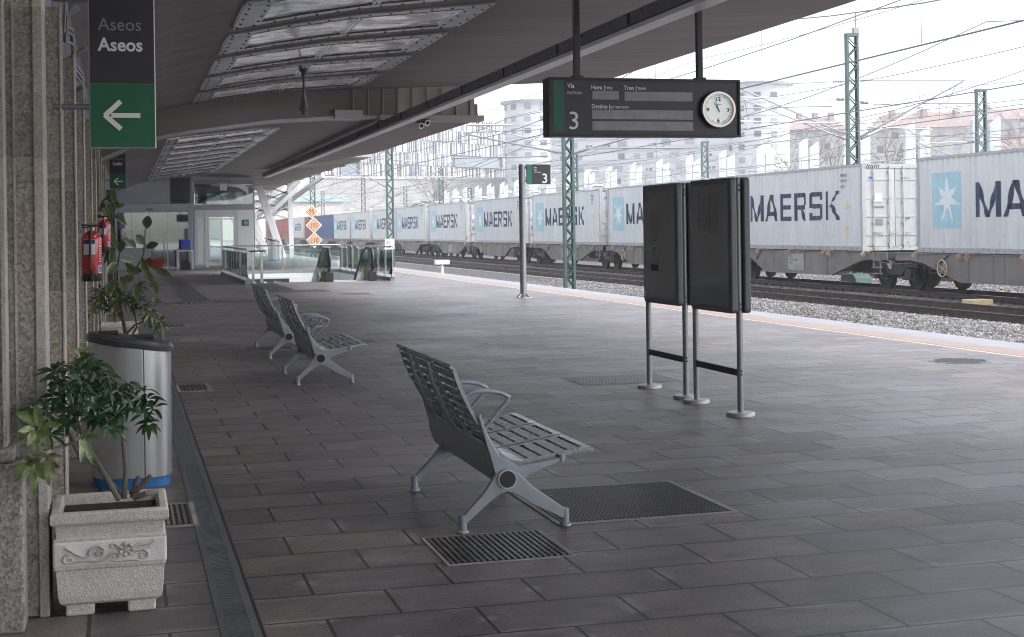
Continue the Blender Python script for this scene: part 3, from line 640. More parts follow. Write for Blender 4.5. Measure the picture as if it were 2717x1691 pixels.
def make_bench(loc, seats, label):
    x0, y0, _ = loc
    t = thing('platform_bench', label, 'bench', loc, 'grey metal benches along the platform')
    sw = .50; ya = .028
    for k in range(seats):
        a = ya+k*sw; c = a+sw-.026; b = MB()
        shellstrip(b, 0, ST, a, a+.040, .018, 44); shellstrip(b, 0, ST, c-.040, c, .018, 44)
        shellstrip(b, 0, .045, a+.04, c-.04, .018, 4)
        s = .058
        while s < .46: shellstrip(b, s, s+.037, a+.04, c-.04, .012, 2); s += .052
        shellstrip(b, s, .70, a+.04, c-.04, .010, 10); s = .713                  # solid curve at the small of the back
        while s < ST-.10: shellstrip(b, s, s+.053, a+.04, c-.04, .012, 2); s += .073
        shellstrip(b, s, ST, a+.04, c-.04, .018, 6)
        b.v = [(x+x0, y+y0, z) for x, y, z in b.v]
        b.build('seat_shell', 'bench', t)
    W = seats*sw-.008
    O = lambda x, y, z: (x0+x, y0+y, z)
    b = MB(); b.tube([O(.232, -.03, .266), O(.232, W+.03, .266)], .042, 16); b.build('beam', 'bench_leg', t, smooth=True)
    # rear cover plate under the backs
    b = MB(); pl = [(.135, .44), (.150, .44), (.195, .36), (.215, .30), (.200, .235), (.175, .25), (.145, .34)]
    b.prism([(x0+u, v) for u, v in pl], 'xz', y0+ya+.03, y0+ya+W-.03); b.build('rear_cover', 'bench_leg', t, bevel=.008)
    ylegs = [0, 1.24 if seats == 3 else 1.85]
    for k in range(seats+1):
        yy = ya+k*sw-.004; yy = .006 if k == 0 else min(yy, ya+W-.012); b = MB()
        pb = [(.085, .60), (.10, .605), (.135, .50), (.20, .38), (.30, .325), (.50, .352), (.56, .365), (.555, .345), (.42, .30), (.30, .245), (.232, .222), (.185, .25), (.155, .36)]
        b.prism([(x0+u, v) for u, v in pb], 'xz', y0+yy-.012, y0+yy+.012); b.build('bracket', 'bench_leg', t, bevel=.004)
        if 0 < k < seats:
            b = MB(); b.tube([O(-.062, yy, .83), O(-.036, yy, .72), O(.012, yy, .60), O(.05, yy, .52), O(.09, yy, .46)], [.008, .011, .012, .012, .010], 8); b.build('back_rib', 'bench_leg', t, smooth=True)
        b = MB(); b.tube([O(.535, yy, .372), O(.535, yy, .335)], .018, 10); b.build('buffer', 'bench_leg', t)
    for yy in ylegs:
        for sgn in (0, 1):
            if sgn == 0: pl = [(.232, .31), (.195, .285), (.150, .20), (-.012, .072), (-.012, .058), (.016, .056), (.03, .075), (.155, .150), (.205, .205), (.232, .222)]
            if sgn == 0: pl = [(.238, .315), (.175, .290), (.112, .200), (-.013, .072), (-.013, .05), (.018, .05), (.10, .118), (.165, .170), (.205, .192), (.238, .200)]
            else: pl = [(.228, .315), (.295, .292), (.37, .220), (.55, .088), (.562, .076), (.562, .05), (.53, .045), (.37, .125), (.31, .165), (.265, .190), (.228, .200)]
            b = MB(); b.prism([(x0+u, v) for u, v in pl], 'xz', y0+yy-.019, y0+yy+.019)
            fx = 0. if sgn == 0 else .548
            b.lathe([(.022, .012), (.022, .088), (.018, .094)], O(fx, yy, 0), 14); b.lathe([(.032, 0), (.032, .008), (.024, .016)], O(fx, yy, 0), 14)
            b.build('leg', 'bench_leg', t, bevel=.004)
        b = MB(); sg = -1 if yy == 0 else 1
        b.lathe([(.050, sg*.022), (.050, sg*.034)], O(.232, yy, .266), 24, 0, 'y'); hub = b.build('hub_ring', 'alu_matt', t, smooth=True)
        b = MB(); b.lathe([(.043, sg*.0345), (.043, sg*.038)], O(.232, yy, .266), 24, 0, 'y'); b.build('hub_cap', 'black', hub, smooth=True)
    for k in range(1, seats):
        yy = ya+k*sw-.004; b = MB()
        if seats == 4 and k == 2: continue
        pts = [(.115, .575), (.14, .635), (.20, .66), (.28, .658), (.35, .645), (.395, .62), (.385, .595), (.30, .50), (.21, .40)]
        for dy in (0,): b.tube([O(u, yy+dy, v) for u, v in pts], [.012, .014, .015, .015, .014, .014, .014, .012, .012], 10)
        b.build('armrest', 'bench_leg', t, smooth=True)
    return t
make_bench((1.655, 7.08, 0), 3, 'nearest grey metal bench of three slatted seats, seen from behind beside the floor grates')
make_bench((1.685, 14.43, 0), 3, 'middle grey metal bench with three slatted seats, the second from the camera')
make_bench((1.715, 17.55, 0), 4, 'farthest grey metal bench, four seats wide, partly hidden behind the middle bench')

# ================================================================== POSTER FRAMES
def poster(y0, label):
    X = 4.85 if y0 < 11 else 4.885; t = thing('poster_frame', label, 'poster stand', (X, y0, 0), 'double sided poster stands')
    for yy in (0, .925):
        b = MB(); b.tube([(X, y0+yy, .02), (X, y0+yy, 1.925)], .026, 14); b.lathe([(.026, 1.925), (.020, 1.94), (.008, 1.946)], (X, y0+yy, 0), 14); p = b.build('post', 'post', t, smooth=True)
        b = MB(); b.lathe([(.115, 0), (.115, .024), (.108, .030)], (X, y0+yy, 0), 28); b.build('base_disc', 'alu_matt', p, smooth=True)
        b = MB()
        for z in (.335, .365, .87, .91, 1.84, 1.88): b.lathe([(.009, -.029), (.009, -.024)], (X, y0+yy, z), 8, 0, 'y'); 
        b.build('screw', 'bolt', p)
    b = MB(); b.box(X-.012, X+.012, y0, y0+.925, .32, .375); b.build('crossbar', 'dark', t)
    for s in (-1, 1):
        xa, xb = (X-.088, X-.030) if s < 0 else (X+.030, X+.088); yl, yh, zl, zh = y0-.05, y0+.815, .835, 1.945
        r = .035; poly = []
        for cy, cz, a0 in ((yh-r, zh-r, 0), (yl+r, zh-r, 90), (yl+r, zl+r, 180), (yh-r, zl+r, 270)):
            for k in range(5): a = math.radians(a0+k*22.5); poly.append((cy+r*math.cos(a), cz+r*math.sin(a)))
        b = MB(); b.prism(poly, 'yz', xa, xb); cse = b.build('display_case', 'poster_f', t, bevel=.012)
        xf = xa-.001 if s < 0 else xb+.001
        b = MB(); b.box(min(xf, xf+s*.003), max(xf, xf+s*.003), yl+.045, yh-.045, zl+.05, zh-.05); b.build('poster_pane', 'poster', cse)
        if s < 0:
            b = MB(); q = xf-.0045
            if 'near' in label:
                for (ya, yb, za, zb) in ((.20, .36, 1.50, 1.83), (.46, .60, 1.52, 1.82)): b.box(q, q+.001, y0+ya, y0+yb, za, zb)
            else:
                for (ya, yb, za, zb) in ((.42, .60, 1.40, 1.66), (.42, .62, 1.18, 1.38)): b.box(q, q+.001, y0+ya, y0+yb, za, zb)
            b.build('notice', 'paper', cse)
            b = MB(); q -= .0012
            if 'near' in label:
                b.box(q, q+.001, y0+.355, y0+.37, 1.48, 1.83); b.box(q, q+.001, y0+.60, y0+.61, 1.50, 1.82)
                for k in range(12): b.box(q, q+.001, y0+.22, y0+.22+rnd.uniform(.05, .12), 1.53+k*.022, 1.534+k*.022)
                for k in range(9): b.box(q, q+.001, y0+.47, y0+.47+rnd.uniform(.05, .1), 1.56+k*.026, 1.564+k*.026)
            else:
                b.box(q, q+.001, y0+.42, y0+.60, 1.14, 1.20)
                for k in range(10): b.box(q, q+.001, y0+.44, y0+.44+rnd.uniform(.06, .14), 1.42+k*.022, 1.424+k*.022)
                b.beam((q, y0+.53, 1.28), (q, y0+.50, 1.36), .002, .008); b.beam((q, y0+.55, 1.345), (q, y0+.49, 1.33), .002, .008)
            b.build('print_marks', 'bolt', cse)
    return t
poster(10.72, 'near dark poster stand on round base plates, the right one of the pair')
poster(11.97, 'rear dark poster stand on round base plates, the left one of the pair')

# ================================================================== HANGING PLATFORM SIGN
Y = 13.5
t = thing('platform_display', 'hanging dark departure board for platform 3 with a round clock', 'departure board', (5.1, Y, 2.45))
b = MB(); b.box(4.087, 6.145, Y, Y+.20, 2.462, 3.048); b.build('housing', 'dark2', t, bevel=.008)
b = MB(); b.box(4.087, 6.145, Y-.018, Y-.0005, 3.026, 3.05); b.box(4.087, 6.145, Y-.018, Y-.0005, 2.46, 2.484); b.box(4.087, 4.108, Y-.018, Y-.0005, 2.484, 3.026); b.box(6.124, 6.145, Y-.018, Y-.0005, 2.484, 3.026)
b.build('rim', 'black', t)
sx = lambda z: 4.087+(z-415)/665.
sz = lambda z: 3.048-(z-560)/714.
def plate(name, zx0, zx1, zy0, zy1, m, d=.004): return MB().box(sx(zx0), sx(zx1), Y-d, Y-.001, sz(zy1), sz(zy0)).build(name, m, t)
plate('green_band', 447, 523, 580, 945, 'green')
for r in ((720, 907, 652, 713), (947, 1436, 655, 720), (718, 1437, 787, 853), (718, 1437, 869, 934)): plate('display_line', *r, 'lcd', .006)
def st(s_, zx, zy, h, m='sign_white', sxx=1., bold=.0): return text('lettering', s_, h/714.*1.0, (sx(zx), Y-.003, sz(zy)), m, t, sx=sxx, bold=bold)
st('Vía', 547, 634, 50, sxx=.85, bold=.0004); st('PLATFORM', 546, 678, 27, sxx=.83); st('3', 548, 927, 182, sxx=1.)
st('Hora |', 713, 641, 44, sxx=.90, bold=.0006); st('TIME', 810, 640, 27); st('Tren |', 943, 642, 44, sxx=.90, bold=.0006); st('TRAIN', 1040, 641, 27, sxx=.85)
st('Destino |', 714, 777, 44, sxx=.86, bold=.0006); st('DESTINATION', 836, 777, 27, sxx=.86)
cx, cz = sx(1614), sz(779); 
b = MB(); b.lathe([(.192, -.004), (.192, -.05), (.182, -.062), (.160, -.062), (.158, -.03)], (cx, Y, cz), 48, 0, 'y'); b.build('clock_ring', 'ring', t, smooth=True)
b = MB(); b.lathe([(.165, -.02), (.165, -.034)], (cx, Y, cz), 48, 0, 'y'); cf = b.build('clock_face', 'clock', t)
b = MB()
for k in range(60):
    a = 2*PI*k/60; L_ = .014 if k % 5 else .02; w_ = .0022 if k % 5 else .0045; r1 = .148
    b.beam((cx+math.sin(a)*r1, Y-.0355, cz+math.cos(a)*r1), (cx+math.sin(a)*(r1-L_), Y-.0355, cz+math.cos(a)*(r1-L_)), w_, .001, up=(0, 1, 0))
b.build('minute_marks', 'bolt', cf)
for s_, dx, dz in (('12', 0, .100), ('3', .108, -.002), ('6', 0, -.118), ('9', -.112, -.002)):
    text('numeral', s_, .056, (cx+dx, Y-.036, cz+dz-(.02 if s_ in '39' else .012)), 'signb', cf, align='CENTER', bold=.001)
text('numeral', 'FESTINA', .014, (cx+.012, Y-.0355, cz+.045), 'lcd', cf, align='CENTER')
def hand(ang, ln, w0, back, m='signb', yy=.040):
    a = math.radians(ang); d = Vector((math.sin(a), 0, math.cos(a))); n_ = Vector((math.cos(a), 0, -math.sin(a))); c_ = Vector((cx, Y-yy, cz))
    b = MB(); b.add([c_-d*back+n_*w0, c_+d*ln+n_*w0*.35, c_+d*ln-n_*w0*.35, c_-d*back-n_*w0], [(0, 1, 2, 3)]); o = b.build('clock_hand', m, cf, fix=False)
hand(-33, .095, .006, .02); hand(-20, .132, .0045, .03, yy=.043); hand(-15, .13, .0012, .03, yy=.045)
for xx in (4.417, 5.74):
    b = MB(); b.box(xx-.03, xx+.03, Y+.06, Y+.12, 3.05, zc(B1, xx)); b.build('hanger_rod', 'dark', t, bevel=.004)
    b = MB(); b.box(xx-.05, xx+.05, Y+.03, Y+.15, 3.045, 3.075); b.build('hanger_foot', 'black', t)

# ================================================================== PROJECTING WALL SIGNS
def wall_sign(Y, x0, x1, zb, zm, zt, words, label, arrow):
    t = thing('wall_sign', label, 'direction sign', ((x0+x1)/2, Y, zb))
    b = MB(); b.box(x0, x1, Y, Y+.055, zb, zt); b.build('sign_box', 'alu_matt', t, bevel=.004)
    b = MB(); b.box(x0+.006, x1-.006, Y-.002, Y-.0003, zm, zt-.006); b.build('dark_panel', 'dark2', t)
    g_ = MB().box(x0+.006, x1-.006, Y-.002, Y-.0003, zb+.006, zm-.001).build('green_panel', 'green', t)
    for s_, px, pz, size, bold in words: text('lettering', s_, size, (px, Y-.0025, pz), 'sign_white' if bold else 'lcd', t, bold=bold, sx=.95)
    ax, az, k = arrow; tip = (ax, az); b = MB(); q = Y-.004
    def stroke(x0_, z0_, x1_, z1_, w_): b.beam((x0_, q, z0_), (x1_, q, z1_), w_, .0015, up=(0, 1, 0))
    stroke(ax+k*.35, az, ax+k*1.9, az, k*.26)
    q -= .0012; stroke(ax, az-.02*k, ax+k*.86, az+k*.78, k*.27); q -= .0012; stroke(ax, az+.02*k, ax+k*.86, az-k*.76, k*.27)
    b.build('arrow', 'sign_white', t)
    b = MB()
    for z in (zb+.23*(zt-zb), zb+.82*(zt-zb)): b.tube([(-.35, Y+.028, z), (x0+.01, Y+.028, z)], .016, 10)
    b.build('wall_bracket', 'post', t, smooth=True)
    return t
wall_sign(8.0, -.165, .184, 2.016, 2.368, 3.0, [('Aseos', -.115, 2.656, .098, 0.), ('Aseos', -.115, 2.545, .100, .0022)], 'large sign reading Aseos with white arrow on green, jutting from the granite wall', (-.085, 2.195, .098))
wall_sign(32.0, -.258, .088, 2.535, 2.875, 3.375, [('Salida', -.19, 3.16, .105, 0.), ('Saída', -.19, 3.05, .105, .002)], 'smaller farther sign reading Salida with white arrow, high on the wall', (-.165, 2.70, .10))

# ================================================================== PLATFORM POLE SIGN
t = thing('pole_sign', 'grey round pole with a small dark and green platform 3 plate', 'pole sign', (8.65, 30.7, 0))
b = MB(); b.tube([(8.65, 30.7, 0), (8.65, 30.7, 2.98)], .072, 20); b.lathe([(.072, 2.98), (.06, 3.0)], (8.65, 30.7, 0), 20); b.build('pole', 'post', t, smooth=True)
b = MB(); b.lathe([(.19, 0.), (.19, .015)], (8.65, 30.7, 0), 24)
for a in range(4):
    c_, s_ = math.cos(a*PI/2+.6), math.sin(a*PI/2+.6); b.beam((8.65+c_*.07, 30.7+s_*.07, .09), (8.65+c_*.17, 30.7+s_*.17, .015), .012, .05)
b.build('base_plate', 'steel_m', t)
b = MB(); b.box(8.755, 9.312, 30.66, 30.70, 2.545, 2.99); pl = b.build('plate', 'dark2', t)
MB().box(8.757, 8.872, 30.654, 30.659, 2.547, 2.988).build('green_band', 'green_f', pl)
text('lettering', '3', .30, (9.10, 30.655, 2.575), 'white', pl, bold=.003); text('lettering', 'Vía\nVía', .06, (8.915, 30.655, 2.90), 'white', pl); text('lettering', 'PLATFORM', .035, (8.915, 30.655, 2.80), 'white', pl)
b = MB(); b.box(8.71, 8.76, 30.66, 30.69, 2.60, 2.63); b.box(8.71, 8.76, 30.66, 30.69, 2.9, 2.93); b.build('clamp', 'black', t)

# ================================================================== FIRE EXTINGUISHERS
def exting(x, y, z0, h, label):
    t = thing('fire_extinguisher', label, 'fire extinguisher', (x, y, z0), 'red fire extinguishers on the granite wall')
    r = h*.165; c = (x, y, 0); B = lambda: MB()
    b = B(); b.lathe([(r*.9, z0), (r, z0+.01), (r, z0+h*.13)], c, 24); b.build('foot_ring', 'black', t, smooth=True)
    b = B(); b.lathe([(r*.985, z0+h*.12), (r, z0+h*.13), (r, z0+h*.70), (r*.93, z0+h*.76), (r*.7, z0+h*.81), (r*.32, z0+h*.845), (r*.30, z0+h*.86)], c, 24); bd = b.build('body', 'red', t, smooth=True)
    b = B(); b.lathe([(r*.33, z0+h*.855), (r*.36, z0+h*.87), (r*.36, z0+h*.91), (r*.2, z0+h*.93)], c, 14); b.build('valve', 'chrome', t, smooth=True)
    b = B(); b.beam((x-r*1.0, y-.01, z0+h*.945), (x+r*.8, y-.01, z0+h*.935), .022, h*.035); b.beam((x-r*.9, y-.01, z0+h*.905), (x+r*.1, y-.01, z0+h*.90), .02, h*.02); b.build('handle', 'black', t, bevel=.003)
    b = B(); b.lathe([(r*.2, -.02), (r*.2, .02)], (x+r*.1, y-.01, z0+h*.97), 12, 0, 'x'); b.build('gauge', 'brass', t)
    b = B(); b.tube([(x+r*.05, y-.03, z0+h*.93), (x+r*.02, y-r*.85, z0+h*.86), (x-r*.08, y-r*1.18, z0+h*.70), (x-r*.12, y-r*1.22, z0+h*.4), (x-r*.1, y-r*1.2, z0+h*.14), (x+r*.0, y-r*1.22, z0+h*.05)], r*.11, 8); hz = b.build('hose', 'black', t, smooth=True)
    b = B(); b.tube([(x-r*.02, y-r*1.22, z0+h*.20), (x+r*.02, y-r*1.24, z0-h*.0)], [r*.13, r*.24], 10); b.build('nozzle', 'rubber', hz)
    def curved(name, a0, a1, za, zb, m, k=1.012):
        vs = []; n = 10
        for i in range(n+1):
            a = math.radians(a0+(a1-a0)*i/n); vs += [(x+math.cos(a)*r*k, y+math.sin(a)*r*k, za), (x+math.cos(a)*r*k, y+math.sin(a)*r*k, zb)]
        bb = MB(); bb.add(vs, [(i*2, i*2+2, i*2+3, i*2+1) for i in range(n)]); return bb.build(name, m, bd, fix=False, smooth=True)
    curved('label', 222, 292, z0+h*.45, z0+h*.71, 'label'); curved('label_band', 222, 292, z0+h*.63, z0+h*.705, 'navy', 1.02)
    curved('side_label', 312, 350, z0+h*.14, z0+h*.27, 'label'); curved('side_band', 318, 346, z0+h*.155, z0+h*.255, 'blue', 1.02)
    zz = [z0+h*.33+i*h*.042 for i in range(8)]
    for i, q in enumerate(zz): curved('stencil', 316+(i % 2)*4, 334-(i % 3)*3, q, q+h*.018, 'label', 1.015)
    b = B(); b.box(-.34, x-r*.6, y+.0, y+.03, z0+h*.75, z0+h*.80); b.build('hook', 'steel_m', t)
exting(-.235, 11.5, 1.19, .46, 'nearer red fire extinguisher hanging on the granite wall above the litter bin')
exting(-.20, 16.5, 1.36, .42, 'farther small red fire extinguisher half hidden behind the potted plant')

# ================================================================== LITTER BIN
def recycling_bin(cx, cy, label, k=1., rz=0):
    t = thing('litter_bin', label, 'litter bin', (cx, cy, 0)); n = 40
    def plan(rx, ry): 
        pts = []
        for i in range(n):
            a = 2*PI*i/n; c_, s_ = math.cos(a), math.sin(a); e = .72 if c_ > 0 else .9
            pts.append((1.08*rx*math.copysign(abs(c_)**e, c_), ry*math.copysign(abs(s_)**e, s_)))
        return pts
    def loft(levels, m, name, closed=True, par=None, sm=True, sel=None):
        b = MB(); vs = []
        for (rx, ry, zl, zr) in levels:
            for (px, py) in plan(rx, ry): vs.append((cx+px, cy+py, zl+(zr-zl)*(px+.23*k)/(.46*k)))
        q = len(levels); fs = [(i*n+j, i*n+(j+1) % n, (i+1)*n+(j+1) % n, (i+1)*n+j) for i in range(q-1) for j in range(n)]
        if closed: fs += [tuple(range(n))[::-1], tuple((q-1)*n+j for j in range(n))]
        b.add(vs, fs); return b.build(name, m, par or t, smooth=sm)
    K = k
    loft([(.215*K, .205*K, .0, .0), (.215*K, .205*K, .09, .09)], 'blue', 'plinth')
    bd = loft([(.228*K, .218*K, .062, .062), (.23*K, .22*K, .89*K, .82*K)], 'steel', 'body')
    ld = loft([(.222*K, .212*K, .89*K, .82*K), (.240*K, .232*K, .893*K, .823*K), (.243*K, .236*K, .925*K, .85*K), (.228*K, .22*K, .95*K, .872*K), (.15*K, .145*K, .955*K, .88*K)], 'lid', 'lid')
    b = MB()
    for xx, w_ in ((-.13, .12), (.06, .16)):
        z = .958*K-(xx+.23)*.155; b.box(cx+xx*K-w_*K/2, cx+xx*K+w_*K/2, cy-.12*K, cy+.12*K, z-.02, z+.004)
    b.build('opening', 'rubber', ld)
    # door seam: thin dark line, and matt front door skin
    b = MB(); vs = []; pts = plan(.2325*K, .2225*K); idx = [i for i in range(n) if pts[i][1] < 0 and -.21*K < pts[i][0] < .075*K]
    idx.sort(key=lambda i: pts[i][0])
    for i in idx: px, py = pts[i]; zt = .89*K+(.82-.89)*K*(px+.23*K)/(.46*K)-.004; vs += [(cx+px, cy+py, .066), (cx+px, cy+py, zt)]
    b.add(vs, [(i*2, i*2+2, i*2+3, i*2+1) for i in range(len(idx)-1)]); b.build('front_door', 'steel_m', bd, fix=False, smooth=True)
    px = .078*K; py = -(.2235*K)*(1-(px/(.2325*K))**2)**.5
    b = MB(); b.box(cx+px-.003, cx+px+.003, cy+py-.006, cy+py+.01, .02, .85*K); b.build('door_seam', 'bolt', bd)
    return t
recycling_bin(.035, 9.18, 'tall curved brushed steel litter bin with blue base behind the front planter')
recycling_bin(7.9, 78, 'distant grey litter bin with blue base at the foot of the white columns', 1.25)

# ================================================================== PLANTERS
def planter(x, y, label, s=1.):
    t = thing('stone_planter', label, 'planter', (x, y, 0), 'square cast stone planters')
    def ring(h, z): return [(x-h, y-h, z), (x+h, y-h, z), (x+h, y+h, z), (x-h, y+h, z)]
    lv = [(.180, .055), (.194, .07), (.200, .10), (.207, .225), (.212, .23), (.214, .37), (.204, .375), (.208, .432), (.222, .44), (.226, .45), (.226, .488), (.218, .496)]
    b = MB(); vs = []
    for h, z in lv: vs += ring(h, z)
    q = len(lv); fs = [(i*4+j, i*4+(j+1) % 4, (i+1)*4+(j+1) % 4, (i+1)*4+j) for i in range(q-1) for j in range(4)] + [(3, 2, 1, 0)]
    vs += ring(.192, .496) + ring(.185, .44); o = q*4; fs += [((q-1)*4+j, (q-1)*4+(j+1) % 4, o+(j+1) % 4, o+j) for j in range(4)] + [(o+j, o+(j+1) % 4, o+4+(j+1) % 4, o+4+j) for j in range(4)] + [(o+4, o+5, o+6, o+7)]
    b.add(vs, fs); b.build('pot', 'planter', t, bevel=.012, seg=3)
    b = MB(); b.box(x-.183, x+.183, y-.183, y+.183, .40, .447); b.build('soil', 'soil', t)
    for sx_ in (-1, 1):
        for sy_ in (-1, 1):
            b = MB(); xx, yy = x+sx_*.118, y+sy_*.118; b.box(xx-.055, xx+.055, yy-.055, yy+.055, 0, .056); b.build('foot', 'planter', t, bevel=.01)
    bd = MB(); h0, h1 = .2125, .2145
    for q_ in range(2):
        pass
    bd.box(x-.2165, x+.2165, y-.2165, y+.2165, .238, .362); bn = bd.build('band', 'planter_smooth', t, bevel=.01)
    b = MB(); yy = y-.219
    def curl(cx_, cz_, r0, turns, a0, sg=1, w_=.008, n=22):
        pts = []
        for i in range(n+1):
            u = i/n; a = a0+sg*turns*2*PI*u; r = r0*(1-.82*u); pts.append((cx_+math.cos(a)*r, yy, cz_+math.sin(a)*r))
        b.tube(pts, [w_*(1-.5*i/n) for i in range(n+1)], 6)
    def stem(p, w_=.007): b.tube([(x+u, yy, v) for u, v in p], w_, 6)
    Z = .30
    curl(x-.155, Z-.022, .026, 1.1, 1.6, 1); stem([(-.17, Z+.035), (-.15, Z+.022), (-.125, Z), (-.10, Z-.014), (-.075, Z-.005), (-.06, Z+.012)]); stem([(-.155, Z-.035), (-.12, Z-.03), (-.09, Z-.03), (-.06, Z-.036), (-.02, Z-.03), (.0, Z-.01)])
    curl(x-.045, Z+.004, .036, 1.15, 3.6, -1, .009); curl(x-.04, Z, .014, 1, 0, 1, .008)
    for k in range(7):
        a = 2*PI*k/7; b.tube([(x+.062+math.cos(a)*.010, yy, Z+.010+math.sin(a)*.010), (x+.062+math.cos(a)*.026, yy-.003, Z+.010+math.sin(a)*.026), (x+.062+math.cos(a)*.042, yy, Z+.010+math.sin(a)*.038)], [.005, .011, .003], 6)
    b.lathe([(.012, -.006), (.008, -.014)], (x+.062, yy+.004, Z+.010), 12, 0, 'y')
    curl(x+.018, Z-.022, .024, 1.0, 2.5, -1); curl(x+.012, Z+.026, .017, .8, 0, 1); curl(x+.125, Z-.02, .024, 1.1, 1.5, -1); stem([(.085, Z+.01), (.11, Z+.03), (.14, Z+.032), (.168, Z+.044)], .010); stem([(.09, Z-.002), (.12, Z+.008), (.155, Z+.018)], .008)
    stem([(.0, Z-.036), (.04, Z-.042), (.08, Z-.04), (.11, Z-.044)])
    b.build('relief_ornament', 'relief', bn, smooth=True)
    for o_ in bpy.data.objects:
        if o_.type == 'MESH' and o_.parent and (o_.parent == t or o_.parent.parent == t):
            o_.data.transform(Matrix.Diagonal((1.03, 1.03, .865, 1)))
    return t
planter(-.066, 6.23, 'nearest square stone planter with scroll relief in the bottom left corner')
planter(.045, 14.2, 'middle stone planter hidden behind the steel litter bin')
planter(-.05, 18.75, 'farthest stone planter with scroll relief standing by the wall behind the steel bin')

def leaf(b, base, d, up, ln, wd, droop=.25, fold=.25, uvs=None):
    d = Vector(d).normalized(); s_ = d.cross(Vector(up)); 
    if s_.length < .05: s_ = d.cross(Vector((1, 0, .3)))
    s_.normalize(); n_ = s_.cross(d).normalized(); base = Vector(base)
    prof = [(0, .10), (.15, .55), (.35, .92), (.55, 1.0), (.75, .78), (.9, .42), (1, .04)]; vs = []
    for t_, w_ in prof:
        c_ = base + d*(ln*t_) - Vector((0, 0, 1))*(droop*ln*t_*t_)
        for k in (-1, 0, 1): vs.append(c_ + s_*(k*w_*wd/2) + n_*(abs(k)*fold*w_*wd/2))
    q = len(prof); o = len(b.v)
    b.add(vs, [(i*3+a, i*3+a+1, (i+1)*3+a+1, (i+1)*3+a) for i in range(q-1) for a in (0, 1)])
    for i in range(q):
        for k in range(3): b.uv[o+i*3+k] = (1. if k != 1 else 0., prof[i][0])
def add_uv(o, b):
    me = o.data; uvl = me.uv_layers.new(name='UVMap'); n = len(me.loops); arr = np.zeros(n*2, np.float32)
    for l in me.loops: u = b.uv.get(l.vertex_index, (0, 0)); arr[l.index*2] = u[0]; arr[l.index*2+1] = u[1]
    uvl.data.foreach_set('uv', arr)
def whorl(b, c, axis, nl, ln, wd, r, spread=1.1, droop=.3, petiole=None):
    spread *= r.uniform(.75, 1.25); droop *= r.uniform(.5, 1.6)
    axis = Vector(axis).normalized(); a = axis.cross(Vector((.3, .2, 1))).normalized(); e = axis.cross(a)
    for k in range(nl):
        t_ = 2*PI*(k+r.uniform(-.2, .2))/nl; sp = spread*r.uniform(.75, 1.3)
        d = axis*math.cos(sp) + (a*math.cos(t_)+e*math.sin(t_))*math.sin(sp); l2 = ln*r.uniform(.55, 1.15)
        if petiole is not None: petiole.tube([Vector(c), Vector(c)+d*l2*.15], .0018, 4)
        leaf(b, Vector(c)+d*l2*.12, d, axis, l2, wd*r.uniform(.85, 1.1), droop)
def branch(b, pts, r0, r1, n=8): k = len(pts); b.tube(pts, [r0+(r1-r0)*i/(k-1) for i in range(k)], n)

r = random.Random(3)
t = thing('schefflera_plant', 'small umbrella tree with dark whorled leaves and one variegated spray in the front planter', 'potted plant', (-.07, 6.2, .44))
w_ = MB(); lf = MB(); lv = MB()
def P(x, y, z): return (x, y, z)
tr = [[P(-.03, 6.18, .44), P(-.11, 6.14, .60), P(-.17, 6.10, .72), P(-.21, 6.05, .86), P(-.24, 6.02, 1.0)],
      [P(-.01, 6.2, .44), P(.0, 6.2, .56), P(-.01, 6.2, .68), P(-.01, 6.18, .78), P(.02, 6.16, .86)],
      [P(-.02, 6.24, .44), P(-.10, 6.22, .56), P(-.20, 6.18, .66), P(-.24, 6.14, .78), P(-.26, 6.12, .92)],
      [P(-.19, 6.08, .80), P(-.16, 6.1, .90), P(-.13, 6.12, 1.02)], [P(-.17, 6.10, .72), P(-.12, 6.1, .80), P(-.08, 6.1, .90)],
      [P(.0, 6.18, .80), P(.05, 6.14, .84), P(.07, 6.12, .87)], [P(-.22, 6.04, .84), P(-.29, 5.98, .84), P(-.33, 5.94, .82)], [P(-.2, 6.1, .7), P(-.26, 6.0, .70), P(-.31, 5.93, .70)]]
for q in tr: branch(w_, q, .013 if q[0][2] < .5 else .007, .004)
branch(w_, [P(.03, 6.2, .44), P(.04, 6.2, .50), P(.05, 6.19, .53)], .016, .009); branch(w_, [P(.02, 6.2, .46), P(.06, 6.17, .49), P(.10, 6.15, .54)], .015, .008)
branch(w_, [P(.03, 6.15, .45), P(.08, 6.12, .47), P(.12, 6.14, .47)], .014, .01)
w_.build('stem', 'bark_g', t, smooth=True)
spots = [(-.25, 6.0, 1.02), (-.20, 6.05, .98), (-.15, 6.1, 1.04), (-.12, 6.12, 1.01), (-.28, 6.05, .96), (-.23, 5.97, .92), (-.17, 6.02, .94), (-.10, 6.08, .92), (-.07, 6.12, .96),
         (-.05, 6.08, .88), (-.12, 6.02, .86), (-.19, 5.98, .86), (-.26, 5.96, .86), (-.31, 5.95, .86), (-.01, 6.12, .90), (.03, 6.14, .92), (.03, 6.13, .82), (-.03, 6.05, .82), (-.09, 6.0, .80),
         (-.15, 5.98, .80), (-.22, 5.95, .80), (.07, 6.12, .90), (.085, 6.1, .86), (.07, 6.08, .80), (-.32, 5.92, .80), (-.29, 5.9, .76), (-.06, 6.02, .76), (-.2, 6.0, 1.0), (-.27, 6.0, .90), (-.14, 6.0, .90)]
spots += [(x_+r.uniform(-.04, .04), y_+r.uniform(-.05, .05), z_+r.uniform(-.05, .04)) for x_, y_, z_ in spots[:24]]
for c_ in spots:
    ax = (r.uniform(-.5, .5), r.uniform(-.9, .1), r.uniform(.3, 1)); whorl(lf, c_, ax, r.choice([7, 8, 9]), r.uniform(.055, .085), r.uniform(.017, .023), r, 1.15, .45, w_)
